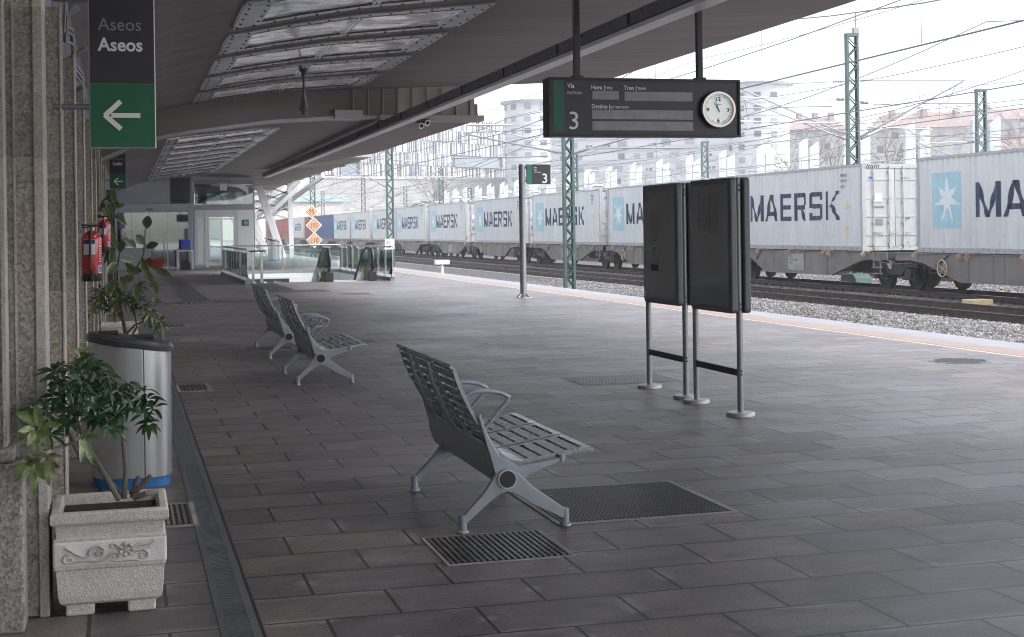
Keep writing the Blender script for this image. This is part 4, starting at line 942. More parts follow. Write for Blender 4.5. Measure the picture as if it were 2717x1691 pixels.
b = lf; o = b.build('dark_leaves', 'leaf', t, smooth=True, fix=False); add_uv(o, b)
whorl(lv, (-.33, 5.80, .80), (-.1, -1, .25), 10, .108, .032, r, 1.25, .35); whorl(lv, (-.31, 5.83, .68), (.1, -.9, -.2), 9, .10, .032, r, 1.15, .45); whorl(lv, (-.345, 5.80, .66), (-.2, -.9, -.1), 7, .095, .030, r, 1.2, .4)
whorl(lv, (-.16, 5.95, .74), (.2, -.8, -.2), 5, .07, .03, r, 1.0, .4); whorl(lv, (-.17, 6.0, 1.05), (.1, -.3, 1), 6, .085, .026, r, .9, .3)
o = lv.build('variegated_leaves', 'leaf_v', t, smooth=True, fix=False); add_uv(o, lv)

r = random.Random(8)
t = thing('rubber_plant', 'tall potted shrub with broad olive leaves and one red leaf behind the bin', 'potted plant', (.03, 14.2, .44))
w_ = MB(); lo = MB(); ls = MB(); lr = MB()
for q in ([(.02, 14.2, .44), (.01, 14.2, .62), (-.03, 14.2, .85), (-.05, 14.15, 1.05), (-.02, 14.1, 1.15)], [(.03, 14.2, .6), (.10, 14.1, .68), (.24, 14.0, .74)], [(.0, 14.2, .7), (-.1, 14.2, .9), (-.2, 14.2, 1.0)],
          [(-.03, 14.15, .95), (.08, 14.1, 1.15), (.19, 14.05, 1.35), (.21, 14.0, 1.6)], [(-.05, 14.15, 1.0), (-.06, 14.1, 1.25), (-.02, 14.05, 1.4)], [(.0, 14.2, .72), (-.08, 14.15, .8), (-.22, 14.1, .86)], [(.03, 14.2, .5), (.12, 14.1, .66), (.10, 14.1, .8)]):
    branch(w_, q, .022 if q[0][2] < .5 else .011, .006)
w_.build('stem', 'bark', t, smooth=True)
big = [(.22, 14., 1.60, .1, .95), (.20, 14., 1.45, -.5, .7), (.21, 14., 1.42, .7, .3), (.17, 14, 1.33, .2, -.6), (.12, 14.05, 1.30, -.8, .2), (.22, 14, 1.30, .6, -.5), (.10, 14.05, 1.15, -.9, -.3), (.20, 14, 1.2, .5, -.8),
       (-.03, 14, 1.38, .2, .9), (-.04, 14, 1.28, -.4, -.3), (.02, 14, 1.28, .5, -.5), (-.08, 14, 1.12, -.5, -.8), (-.02, 14, 1.15, .3, -.9), (.03, 14, 1.2, .9, .1), (.25, 14, 1.12, .4, -.9), (.16, 14.02, 1.1, -.3, -.9), (.28, 14, 1.22, .8, -.3), (.12, 14, 1.42, -.6, .6)]
for x_, y_, z_, dx, dz in big: leaf(lo, (x_, y_, z_), (dx, -.35, dz), (0, -1, .4), .17*r.uniform(.8, 1.15), .085*r.uniform(.85, 1.1), .1, .15)
leaf(lr, (.24, 13.98, 1.24), (.8, -.3, .35), (0, -1, .3), .18, .10, .1, .15); leaf(lr, (.22, 13.98, 1.24), (.2, -.5, .7), (0, -1, .3), .13, .06, .1, .15)
for k in range(40):
    u = r.uniform(-.30, .34); z_ = .98-.28*abs(u)+r.uniform(-.12, .12)- (.12 if u > .2 else 0); whorl(ls, (u, 14.1+r.uniform(-.1, .1), z_), (r.uniform(-.5, .5), -.7, r.uniform(.1, 1)), 6, r.uniform(.075, .11), .026, r, 1.1, .4)
for k in range(6): whorl(ls, (.28+r.uniform(-.06, .08), 14., .72+r.uniform(-.08, .08)), (r.uniform(-.5, .5), -.7, .4), 6, .11, .028, r, 1.1, .5)
for b, nm, mm in ((lo, 'broad_leaves', 'leaf_o'), (ls, 'fine_leaves', 'leaf_o'), (lr, 'red_leaf', 'leaf_r')):
    o = b.build(nm, mm, t, smooth=True, fix=False); add_uv(o, b)
r = random.Random(12)
t = thing('potted_shrub', 'thin upright potted plant with drooping leaves against the wall beside the far extinguisher', 'potted plant', (-.12, 18.7, .44))
w_ = MB(); b = MB(); branch(w_, [(-.10, 18.7, .44), (-.12, 18.7, .9), (-.15, 18.6, 1.4), (-.17, 18.5, 1.95)], .02, .006); w_.build('stem', 'bark', t, smooth=True)
for k in range(30):
    z_ = r.uniform(1.25, 2.12); leaf(b, (-.17+r.uniform(-.03, .06), 18.5, z_), (r.uniform(-.7, .8), r.uniform(-.6, .1), r.uniform(-.9, .5)), (0, -1, .4), r.uniform(.14, .22), r.uniform(.06, .08), .3, .2)
o = b.build('leaves', 'leaf_o', t, smooth=True, fix=False); add_uv(o, b)

# ================================================================== DRAIN, GRATES, COVERS
t = thing('drain_channel', 'long narrow slotted drain channel set in the paving near the wall', 'drain', (.42, 10, 0))
b = MB(); b.box(.345, .375, 1, 62, -.02, .004); b.box(.465, .495, 1, 62, -.02, .004); b.box(.500, .512, 1, 62, -.02, .0015, 1); b.build('rails', ['drain', 'bolt'], t)
b = MB(); b.add([(.37, 1, -.012), (.47, 1, -.012), (.47, 62, -.012), (.37, 62, -.012)], [(0, 1, 2, 3)]); b.build('channel_bed', 'grate_dark', t, fix=False)
b = MB(); y = 3.
while y < 40: b.box(.375, .465, y, y+.014, -.008, .0035); y += .027
b.box(.375, .465, 40, 62, -.01, .002)
tag(b.build('grille_bars', 'drain', t), kind='stuff')
def grate(x0, x1, y0, y1, label, pitch=.03, along='y', frame=.03, bars=.010, cat='floor grate'):
    t = thing('floor_grate', label, cat, ((x0+x1)/2, (y0+y1)/2, 0), 'metal gratings set in the paving')
    b = MB(); f = frame
    b.box(x0-f, x0, y0-f, y1+f, -.01, .0045); b.box(x1, x1+f, y0-f, y1+f, -.01, .0045); b.box(x0, x1, y0-f, y0, -.01, .0045); b.box(x0, x1, y1, y1+f, -.01, .0045); b.build('frame', 'platform_side', t)
    b = MB(); b.box(x0, x1, y0, y1, -.004, .0025); b.build('pit', 'grate_dark', t)
    b = MB()
    if along == 'y':
        x = x0+pitch/2
        while x < x1: b.box(x-bars/2, x+bars/2, y0, y1, .003, .007); x += pitch
        y = y0+.05
        while y < y1: b.box(x0, x1, y-.004, y+.004, .0028, .0055); y += .05
    else:
        y = y0+pitch/2
        while y < y1: b.box(x0, x1, y-bars/2, y+bars/2, .003, .007); y += pitch
        x = x0+.05
        while x < x1: b.box(x-.004, x+.004, y0, y1, .0028, .0055); x += .05
    b.build('bars', 'grate', t); return t
grate(1.44, 2.03, 6.42, 7.0, 'square grate just in front of the nearest bench legs', .030, bars=.016, frame=.016)
grate(2.20, 3.17, 7.13, 8.08, 'large fine meshed grate beyond the nearest bench', .022, bars=.009)
grate(4.38, 5.40, 13.3, 14.05, 'wet metal cover plate behind the poster stands', .03, bars=.018)
grate(.20, .34, 7.75, 8.35, 'small dark grate between front planter and drain channel', .03, bars=.014)
grate(.53, .80, 14.3, 14.9, 'small dark grate beside the drain, just right of the litter bin', .04, bars=.016)
grate(1.55, 2.16, 18.9, 19.4, 'grate under the feet of the farthest bench', .045, bars=.016)
grate(2.85, 3.40, 19.5, 20.1, 'grate in the paving right of the middle bench', .045, bars=.016)
grate(.60, 1.0, 24.2, 24.8, 'small grate near the wall beyond the farthest planter', .05, bars=.02)
grate(3.2, 3.8, 26.7, 27.4, 'distant thin grate behind the farthest bench', .05, bars=.02)
grate(5.2, 5.9, 34.4, 35.2, 'pale distant grate between bench and escalator', .05, bars=.02)
t = thing('manhole_cover', 'round perforated manhole cover near the platform edge', 'manhole cover', (9.03, 14.05, 0))
b = MB(); b.lathe([(.34, -.01), (.34, .004)], (9.03, 14.05, 0), 40); b.build('ring', 'grate', t)
b = MB()
for i in range(-6, 7):
    for j in range(-6, 7):
        if i*i+j*j < 38: b.lathe([(.017, .0045), (.017, .006)], (9.03+i*.048, 14.05+j*.048, 0), 6)
b.build('holes', 'grate_dark', t)
# tactile guide strips on the floor
t = thing('tactile_guide', 'dark ribbed tactile guide strips crossing the floor near the entrance', 'tactile paving', (2, 36, 0))
b = MB()
for k in range(9): b.box(1.35+k*.065, 1.38+k*.065, 33.4, 52, .001, .007)
for k in range(16): b.box(1.15+k*.12, 1.18+k*.12, 32.2, 33.3, .001, .007)
b.build('wall_strip', 'dark', t)
b = MB()
for k in range(10): b.box(3.75+k*.07, 3.78+k*.07, 38., 43.4, .001, .007)
for k in range(18): b.box(3.4+k*.1, 3.43+k*.1, 36.6, 37.9, .001, .007)
b.build('stair_strip', 'dark', t)

# ================================================================== CAMERAS UNDER THE CANOPY
t = thing('dome_camera', 'dark dome security camera hanging on a short stem below the canopy', 'security camera', (3.12, 25.2, 3.6))
xx, yy = 3.12, 25.2; zt = zc(B1, xx)
b = MB(); b.lathe([(.09, zt-.04), (.09, zt+.01)], (xx, yy, 0), 16); b.tube([(xx, yy, 4.0), (xx, yy, zt)], .022, 8); b.lathe([(.03, zt-.14), (.085, zt-.05), (.085, zt-.02)], (xx, yy, 0), 14); b.build('stem', 'dark', t, smooth=True)
b = MB(); b.lathe([(.02, 4.02), (.035, 3.97), (.06, 3.89), (.08, 3.79), (.09, 3.71), (.095, 3.69), (.06, 3.68)], (xx, yy, 0), 20); b.build('housing', 'lid', t, smooth=True)
b = MB(); b.lathe([(.062, 3.69), (.057, 3.65), (.035, 3.62), (.006, 3.61)], (xx, yy, 0), 18); b.build('dome', 'poster', t, smooth=True)
t = thing('camera_pair', 'pair of small round cameras under the gutter of the canopy', 'ceiling fitting', (5.75, 27.5, 3.65))  # two small cameras, not a lamp
for dx, dz in ((0, 0), (.12, .06)):
    b = MB(); b.lathe([(.055, -.06), (.055, .02), (.04, .05)], (5.70+dx, 27.5, 3.60+dz), 16, 0, 'y'); b.build('ring', 'chrome', t, smooth=True)
    b = MB(); b.lathe([(.040, -.066), (.040, -.062)], (5.70+dx, 27.5, 3.60+dz), 16, 0, 'y'); b.build('lens', 'black', t)
MB().box(5.60, 5.86, 27.5, 27.55, 3.66, 3.75).build('mount', 'fascia', t)
# conduits on the upper wall
t = thing('wall_conduit', 'bent cables and pipe brackets above the granite piers', 'cable conduit', (-.38, 10, 2.9))
for k, (dy, dz) in enumerate(((0, 0), (.12, .05), (.3, -.03))):
    b = MB(); b.tube([(-.36, 8.8+dy, 3.25+dz), (-.33, 9.3+dy, 3.0+dz), (-.36, 9.8+dy, 2.90+dz), (-.33, 10.6+dy, 2.98+dz), (-.35, 11.6+dy, 2.86+dz), (-.33, 13+dy, 2.93+dz), (-.34, 15+dy, 2.86)], .014, 6); b.build('cable', 'post', t, smooth=True)
for yy in (9.7, 11.8, 14.2):
    b = MB(); b.tube([(-.42, yy, 2.92), (-.26, yy-.05, 3.03)], .025, 8); b.build('bracket', 'steel_m', t, smooth=True)

# ================================================================== STAIR RAILINGS AND ESCALATOR
def railing(pts, label, n_each=1.1, end=True):
    t = thing('stair_railing', label, 'railing', (pts[0][0], pts[0][1], 0), 'glass and chrome railings round the stairwell')
    for (xa, ya), (xb, yb) in zip(pts, pts[1:]):
        L_ = math.dist((xa, ya), (xb, yb)); n = max(1, round(L_/n_each)); dx, dy = (xb-xa)/L_, (yb-ya)/L_
        b = MB(); b.beam((xa, ya, .055), (xb, yb, .055), .16, .11); b.build('kerb', 'edge', t)
        b = MB(); b.tube([(xa, ya, 1.04), (xb, yb, 1.04)], .028, 10); b.build('handrail', 'chrome', t, smooth=True)
        for i in range(n+1):
            px, py = xa+(xb-xa)*i/n, ya+(yb-ya)*i/n; b = MB(); b.beam((px, py, .1), (px, py, .98), .035, .065, up=(dx, dy, 0)); b.tube([(px, py, .96), (px+.04*dy, py-.04*dx, 1.03)], .014, 6)
            b.beam((px, py, .11), (px, py, .20), .09, .11, up=(dx, dy, 0)); b.build('post', 'chrome', t, bevel=.004)
        for i in range(n):
            a0 = (i+.06)/n; a1 = (i+.94)/n; b = MB(); b.beam((xa+(xb-xa)*a0, ya+(yb-ya)*a0, .56), (xa+(xb-xa)*a1, ya+(yb-ya)*a1, .56), .012, .74); b.build('glass_panel', 'glass_g' if ya > 54.12 or xa > 6 else 'glass_d', t)
    return t
railing([(3.6, 43.2), (3.6, 54.1)], 'left stairwell railing with dark glass panels and chrome posts')
railing([(3.6, 54.15), (8.02, 54.15)], 'back stairwell railing running across behind the escalator', 2.2)
railing([(8.04, 54.1), (8.04, 43.4)], 'right stairwell railing of clear glass nearest the tracks', 1.3)
t = thing('gate_post', 'short chrome double post with dark cap at the head of the stairs', 'post', (3.95, 44.1, 0))
for dx in (-.12, .14):
    b = MB(); b.box(3.95+dx-.04, 3.95+dx+.04, 44.0, 44.08, 0, .96); b.build('post', 'chrome', t, bevel=.006)
b = MB(); b.box(3.72, 4.22, 43.97, 44.12, .96, 1.0); b.build('cap', 'dark', t)
t = thing('escalator', 'escalator going down with glass sides, black handrails and bright yellow skirt highlights', 'escalator', (6.8, 44, 0))
for X in (6.12, 7.46):
    def prof(o, yst=43.62, zt=1.0, zb=.28, n=8):
        r_ = (zt-zb)/2; pts = []
        for i in range(n+1):
            a = -PI/2-PI*i/n; pts.append((yst+r_+math.cos(a)*(r_+o), (zt+zb)/2+math.sin(a)*(r_+o)))
        return pts
    top = [(44.9, 1.0), (45.6, .86), (50.6, -2.0)]; bot = [(50.6, -2.75), (45.5, .08), (44.7, .28)]
    poly = prof(-.03)+top+bot
    b = MB(); b.prism(poly, 'yz', X-.008, X+.008); b.build('glass_side', 'glass_g', t)
    b = MB(); hp = prof(.0)+top
    b.tube([(X, y_, z_) for y_, z_ in hp], .048, 8); b.build('handrail', 'black', t, smooth=True)
    b = MB(); b.box(X-.14, X+.14, 43.75, 44.6, 0, .30); b.build('newel_base', 'black', t, bevel=.03)
    b = MB(); b.beam((X+.04, 45.0, .55), (X+.04, 50.5, -2.55), .07, .14); b.build('skirt', 'chrome', t)
    b = MB(); b.beam((X+.03, 44.75, .86), (X+.03, 50.5, -2.2), .03, .06); b.beam((X-.05, 45.0, .40), (X-.05, 50.5, -2.65), .03, .05); b.build('skirt_highlight', 'yl', t)  # bright yellow beams paint in the highlight along the inner skirt
b = MB(); b.box(6.26, 7.32, 43.3, 44.9, -.02, .006); b.build('landing_plate', 'steel_m', t)
b = MB()
for k in range(16): b.box(6.28, 7.30, 44.9+k*.36, 45.26+k*.36, -3.2, -.02-k*.2)
b.build('steps', 'steel_m', t)
t = thing('staircase', 'concrete stairs going down beside the escalator', 'stairs', (4.8, 45, -1))
b = MB()
for k in range(18): b.box(3.76, 5.75, 44.3+k*.3, 44.6+k*.3, -3.2, -.16-k*.165)
b.build('steps', 'platform_side', t)
b = MB(); b.beam((5.85, 44.3, -.1), (5.85, 51, -3.1), .1, 1.2); b.build('side_wall', 'pit', t)
t = thing('passage_sign', 'dark sign with white platform numbers over the underpass, half hidden by the floor edge', 'direction sign', (4.7, 50, -.4))
MB().box(4.05, 5.58, 49.9, 49.97, -.46, -.07).build('board', 'dark2', t)
text('lettering', '8·10', .30, (4.30, 49.895, -.37), 'white', t, bold=.004); text('lettering', 'Vías', .15, (5.05, 49.895, -.24), 'white', t)
MB().box(3.76, 6.0, 50.0, 50.2, -.65, -.006).build('header_beam', 'pit', t)

# ================================================================== LIFT TOWER
t = thing('lift_tower', 'glass topped lift tower with pale metal panels and sliding glass doors', 'lift', (4.45, 66, 0))
Y0 = 66.
b = MB(); b.box(3.1, 3.16, Y0, Y0+2.4, 0, 3.9); b.box(5.79, 5.85, Y0, Y0+2.4, 0, 3.9); b.box(3.16, 5.79, Y0, Y0+.06, 3.78, 3.9); b.box(3.16, 5.79, Y0+2.34, Y0+2.4, 3.78, 3.9); b.box(3.1, 5.85, Y0, Y0+2.4, 3.9, 3.96); b.box(3.16, 5.79, Y0, Y0+.06, 2.60, 2.86)
b.box(3.16, 5.79, Y0+2.34, Y0+2.4, 2.6, 2.86); b.build('frame', 'post', t, bevel=.005)
MB().box(3.18, 5.77, Y0+.02, Y0+.03, 2.87, 3.77).build('upper_glass', 'glass_d', t)
b = MB()
for (x0_, z0_, x1_, z1_) in ((3.4, 2.9, 3.4, 3.75), (3.55, 3.7, 4.2, 3.7), (4.2, 3.5, 4.55, 3.0), (4.6, 3.3, 4.85, 3.0), (4.9, 3.6, 5.1, 3.35), (5.5, 2.9, 5.5, 3.7), (3.6, 3.2, 4.3, 3.35)): b.beam((x0_, Y0+.9, z0_), (x1_, Y0+.9, z1_), .07, .07)
b.box(3.45, 3.75, Y0+1., Y0+1.2, 2.9, 3.6); b.build('machinery', 'steel_m', t)
MB().box(4.30, 4.62, Y0-.03, Y0-.005, 3.48, 3.80).build('vent_grille', 'plate', t, bevel=.004)
b = MB(); b.box(3.16, 3.60, Y0+.0, Y0+.1, 0, 2.60); b.box(3.60, 3.68, Y0-.03, Y0+.1, 0, 2.6); b.build('left_panel', 'lift', t, bevel=.008)
MB().box(3.27, 3.50, Y0-.012, Y0-.002, .18, 2.28).build('service_door', 'lift_w', t, bevel=.004)
MB().box(3.0, 3.62, Y0-.3, Y0-.02, 0, .11).build('step', 'edge', t)
b = MB(); b.box(5.06, 5.79, Y0-.03, Y0+.1, 0, 2.60); b.build('right_panel', 'lift_w', t, bevel=.01)
b = MB(); b.box(3.68, 5.06, Y0+.02, Y0+.12, 2.28, 2.6); b.box(3.68, 3.78, Y0+.02, Y0+.1, 0, 2.28); b.box(4.92, 5.06, Y0+.0, Y0+.1, 0, 2.28); b.build('door_frame', 'lift', t)
for k in (0, 1):
    x0_ = 3.78+k*.57; d = MB(); d.box(x0_, x0_+.05, Y0+.05, Y0+.08, .05, 2.24); d.box(x0_+.52, x0_+.57, Y0+.05, Y0+.08, .05, 2.24); d.box(x0_+.05, x0_+.52, Y0+.05, Y0+.08, 2.16, 2.24); d.box(x0_+.05, x0_+.52, Y0+.05, Y0+.08, .05, .25)
    dd = d.build('door', 'chrome', t); MB().box(x0_+.05, x0_+.52, Y0+.06, Y0+.066, .25, 2.16).build('pane', 'glass_g', dd)
MB().box(4.96, 5.03, Y0-.02, Y0-.004, .9, 1.5).build('call_panel', 'steel', t)
pl = MB().box(5.25, 5.57, Y0-.05, Y0-.032, 1.86, 2.14).build('pictogram_plate', 'green', t)
b = MB(); b.lathe([(.085, -.003), (.085, .003)], (5.44, Y0-.054, 2.0), 20, 0, 'y'); b.build('pictogram', 'sign_white', pl)
b = MB(); b.lathe([(.07, -.003), (.07, .001)], (5.44, Y0-.059, 2.0), 20, 0, 'y'); b.build('pictogram', 'green', pl); MB().box(5.425, 5.455, Y0-.066, Y0-.061, 1.95, 2.05).build('pictogram', 'sign_white', pl)

# ================================================================== GLASS ENTRANCE
t = thing('glass_entrance', 'wide glass entrance with sliding doors under a grey header beside the lift', 'entrance', (1.3, 64, 0))
Y0 = 64.
MB().box(-.3, 2.98, Y0, Y0+.25, 2.50, 2.86).build('header', 'post', t, bevel=.01)
b = MB(); b.box(2.78, 2.98, Y0, Y0+.25, 0, 2.5); b.build('door_jamb', 'post', t, bevel=.01)
b = MB(); b.lathe([(.03, -.05), (.03, -.002)], (2.85, Y0, 2.7), 10, 0, 'y'); b.box(1.0, 1.28, Y0-.05, Y0-.002, 2.6, 2.66); b.build('sensor', 'black', t)
for i, (x0_, x1_) in enumerate(((-.3, .38), (.38, 1.12), (1.12, 1.88), (1.88, 2.78))):
    f = MB(); f.box(x0_, x0_+.035, Y0+.08, Y0+.12, 0, 2.5); f.box(x0_+.035, x1_, Y0+.08, Y0+.12, 0, .1); ff = f.build('door_leaf', 'alu', t)
    MB().box(x0_+.036, x1_-.002, Y0+.095, Y0+.105, .1, 2.49).build('pane', 'glass_d', ff)
b = MB(); b.box(-.28, 1.1, Y0-.3, Y0-.05, .0, .95); b.build('low_wall', 'plaster', t)
MB().box(-.28, 1.05, Y0+.5, Y0+.7, .95, 1.75).build('counter_screen', 'dark', t)
b = MB(); b.tube([(1.75, Y0-.3, 1.35), (1.75, Y0-.3, .04), (1.95, Y0-.35, .03)], .018, 6); b.tube([(2.35, Y0-.4, .9), (2.35, Y0-.4, .04), (2.58, Y0-.45, .03)], .018, 6); b.build('guard_rail', 'chrome', t)
b = MB(); b.box(-.5, 3.05, 68, 68.3, 0, 3.5); iw = b.build('inner_wall', 'plaster', t)
t = thing('end_wall', 'grey plaster wall with dark louvre above the glass entrance', 'wall', (1.3, 64.3, 3))
b = MB(); b.box(-.6, 2.02, 64.05, 64.3, 2.87, 4.6); b.box(2.02, 3.0, 64.15, 64.3, 2.87, 4.6); b.build('wall_face', 'plaster', t)
b = MB()
for k in range(16): b.prism([(64.03, 2.90+k*.07), (64.14, 2.93+k*.07), (64.14, 2.945+k*.07), (64.03, 2.915+k*.07)], 'yz', 2.05, 2.88)
b.build('louvre', 'dark', t)
t = thing('side_table', 'small grey table standing before the entrance', 'table', (2.55, 62.8, 0))
b = MB(); b.box(2.2, 2.95, 62.5, 63.1, .78, .83); b.build('tabletop', 'lift', t, bevel=.004)
for x_ in (2.23, 2.86):
    for y_ in (62.53, 63.03): MB().box(x_, x_+.06, y_, y_+.05, 0, .78).build('leg', 'lift', t)
t = thing('stacking_box', 'blue box with green lower band standing on the small table', 'box', (2.6, 62.8, .83))
b = MB(); b.box(2.42, 2.80, 62.62, 62.95, .94, 1.28); b.build('body', mat('box_blue', (.02, .03, .42), .5), t, bevel=.01); MB().box(2.41, 2.81, 62.61, 62.96, .832, .94).build('lower_band', 'green', t)
t = thing('hand_barrow', 'dark crate under the small table', 'crate', (2.55, 62.8, 0))
b = MB(); b.box(2.35, 2.8, 62.6, 63.0, .02, .30); b.box(2.4, 2.75, 62.58, 62.6, .06, .24); b.build('crate', 'black', t, bevel=.02)

# ================================================================== CONTAINERS
CX = 24.37; CZ = .667; CL = 12.19; CH = 2.84
PER = .278
def cdepth(u):
    m_ = (u-.10) % PER
    if m_ < .07: return 0.
    if m_ < .138: return (m_-.07)/.068
    if m_ < .21: return 1.
    return 1-(m_-.21)/.068
def cbreaks(u0, u1):
    out = [u0]; k = math.floor((u0-.10)/PER)-1
    while True:
        for o in (0, .07, .138, .21):
            u = .10+k*PER+o
            if u > u1-1e-5: out.append(u1); return out
            if u > u0+1e-5: out.append(u)
        k += 1
def clip(poly, u, keep_ge):
    out = []
    for i in range(len(poly)):
        a, c = poly[i], poly[(i+1) % len(poly)]; ia = (a[0] >= u) if keep_ge else (a[0] <= u); ic = (c[0] >= u) if keep_ge else (c[0] <= u)
        if ia: out.append(a)
        if ia != ic: t_ = (u-a[0])/(c[0]-a[0]); out.append((u, a[1]+(c[1]-a[1])*t_))
    return out
def painted(b, polys, X0, yfar, off, dep=.036):
    for P_ in polys:
        us = [p[0] for p in P_]; br = cbreaks(min(us), max(us))
        for ua, ub in zip(br, br[1:]):
            q = clip(clip(P_, ua, True), ub, False)
            if len(q) < 3: continue
            ar = sum(q[i][0]*q[(i+1) % len(q)][1]-q[(i+1) % len(q)][0]*q[i][1] for i in range(len(q)))
            if abs(ar) < 1e-7: continue
            ed = 1e-6; vs = []
            for (u, z) in q:
                uu = min(max(u, ua+ed), ub-ed); vs.append((X0+cdepth(uu)*dep-off, yfar-u, z))
            b.add(vs, [tuple(range(len(vs)))])
GL = {
 'M': [[(0, 0), (.19, 0), (.19, 1), (0, 1)], [(.81, 0), (1, 0), (1, 1), (.81, 1)], [(.19, 1), (.19, .62), (.43, 0), (.57, 0)][0:0] or [(.19, .98), (.19, .55), (.42, 0), (.56, 0)], [(.81, .98), (.81, .55), (.58, 0), (.44, 0)]],
 'A': [[(0, 0), (.20, 0), (.56, 1), (.36, 1)], [(1, 0), (.80, 0), (.44, 1), (.64, 1)], [(.19, .20), (.81, .20), (.75, .36), (.25, .36)]],
 'E': [[(0, 0), (.22, 0), (.22, 1), (0, 1)], [(.22, 0), (1, 0), (1, .16), (.22, .16)], [(.22, .42), (.92, .42), (.92, .58), (.22, .58)], [(.22, .84), (1, .84), (1, 1), (.22, 1)]],
 'R': [[(0, 0), (.22, 0), (.22, 1), (0, 1)], [(.22, .84), (.9, .84), (.9, 1), (.22, 1)], [(.22, .40), (.9, .40), (.9, .56), (.22, .56)], [(.78, .56), (1, .56), (1, .92), (.9, 1), (.78, 1)], [(.50, .40), (.72, .40), (1, 0), (.76, 0)]],
 'S': [[(.1, .84), (1, .84), (1, 1), (.1, 1)], [(0, .44), (.22, .44), (.22, 1), (.1, 1), (0, .92)], [(.22, .42), (.9, .42), (.9, .58), (.22, .58)], [(.78, 0), (.9, 0), (1, .08), (1, .56), (.78, .58)], [(0, 0), (.78, 0), (.78, .16), (0, .16)], [(0, .16), (.2, .16), (.2, .27), (0, .27)], [(.8, .72), (1, .72), (1, .84), (.8, .84)]],
 'K': [[(0, 0), (.20, 0), (.20, 1), (0, 1)], [(.20, .42), (.32, .56), (.98, 1), (.74, 1)][0:0] or [(.20, .40), (.42, .56), (1, 1), (.74, 1)], [(.26, .50), (.46, .60), (1, 0), (.76, 0)]],
}
def make_container(y1, us, um, label, group, paint='c_grey', logo=True, CLn=CL):
    yf = y1+CLn; z0, z1 = CZ, CZ+CH; X0 = CX-1.205
    t = thing('shipping_container', label, 'shipping container', (CX, y1, z0), group)
    # corrugated sides
    def side(sgn):
        b = MB(); br = cbreaks(.12, CLn-.12); vs = []
        for i, u in enumerate(br):
            d = cdepth(u+1e-7 if i < len(br)-1 else u-1e-7); x = (X0+d*.036) if sgn < 0 else (2*CX-X0-d*.036); vs += [(x, yf-u, z0+.15), (x, yf-u, z1-.05)]
        b.add(vs, [(i*2, i*2+2, i*2+3, i*2+1) for i in range(len(br)-1)]); return b.build('side_panel', paint, t, fix=False)
    side(-1); side(1)
    b = MB(); b.box(CX-1.18, CX+1.18, y1+.06, yf-.06, z1-.06, z1-.02); b.build('roof', paint, t)
    fm = 'c_frame' if paint == 'c_grey' else paint
    for sx_ in (-1, 1):
        for yy in (y1, yf-.12):
            b = MB(); x = CX+sx_*1.15; b.box(x-.07, x+.07, yy, yy+.12, z0, z1); b.build('corner_post', fm, t, bevel=.006)
            for zz in (z0-.003, z1-.11): b = MB(); b.box(x-.078, x+.078, yy-.006, yy+.166, zz, zz+.118); b.build('corner_casting', fm, t, bevel=.006)
        b = MB(); x = CX+sx_*1.195; b.box(x-.022, x+.022, y1+.12, yf-.12, z0+.012, z0+.155); b.box(x-.022, x+.022, y1+.12, yf-.12, z1-.07, z1-.004); b.build('side_rail', fm, t)
    b = MB(); b.box(CX-1.1, CX+1.1, y1+.03, y1+.12, z1-.14, z1-.004); b.box(CX-1.1, CX+1.1, y1+.03, y1+.12, z0+.01, z0+.14); b.box(CX-1.1, CX+1.1, yf-.1, yf-.02, z0+.01, z1-.004); b.build('end_frame', fm, t)
    if paint == 'c_grey':
        b = MB()
        for k in range(7): b.add([(CX-1.05+k*.07, y1+.026, z1-.13), (CX-1.015+k*.07, y1+.026, z1-.13), (CX-.975+k*.07, y1+.026, z1-.03), (CX-1.01+k*.07, y1+.026, z1-.03)], [(0, 1, 2, 3)])
        b.build('hazard_stripes', 'signb', t, fix=False)
    for k in (0, 1):
        xa = CX-1.07+k*1.08; xb = xa+1.06; b = MB(); b.box(xa, xb, y1+.05, y1+.09, z0+.15, z1-.15)
        for q in range(4): zz = z0+.50+q*.60; b.box(xa+.06, xb-.06, y1+.036, y1+.05, zz, zz+.045)
        d = b.build('door', 'door' if paint == 'c_grey' else paint, t)
        for xr in (xa+.28, xb-.22):
            b = MB(); b.tube([(xr, y1+.012, z0+.08), (xr, y1+.012, z1-.07)], .017, 8)
            for zz in (z0+.2, z0+.9, z0+1.6, z1-.3): b.box(xr-.04, xr+.04, y1+.0, y1+.04, zz, zz+.06)
            b.beam((xr, y1-.004, z0+.62), (xr+.30, y1-.004, z0+.60), .02, .03); b.build('lock_rod', fm, d)
        if k == 0 and logo:
            MB().box(xa+.33, xa+.60, y1+.030, y1+.034, z0+1.60, z0+1.88).build('door_logo', 'label', d); text('lettering', 'MAERSK', .10, (xa+.24, y1+.030, z0+1.40), 'letter', d, ext=.001, sx=1.2)
            MB().box(xa+.36, xa+.62, y1+.030, y1+.034, z0+.85, z0+1.05).build('data_plate', 'slat_g', d); text('lettering', 'maersk.com', .075, (xa+.26, y1+.030, z0+.58), 'letter', d, ext=.001)
            MB().box(xa+.12, xa+.26, y1+.045, y1+.048, z0+2.32, z0+2.42).build('sticker', 'blue', d)
        if k == 1 and logo: text('lettering', 'MRKU', .13, (xa+.20, y1+.040, z0+2.30), 'letter', d, ext=.001); text('lettering', '45G1\n30480\n2.2', .07, (xa+.35, y1+.040, z0+1.1), 'letter', d, ext=.001)
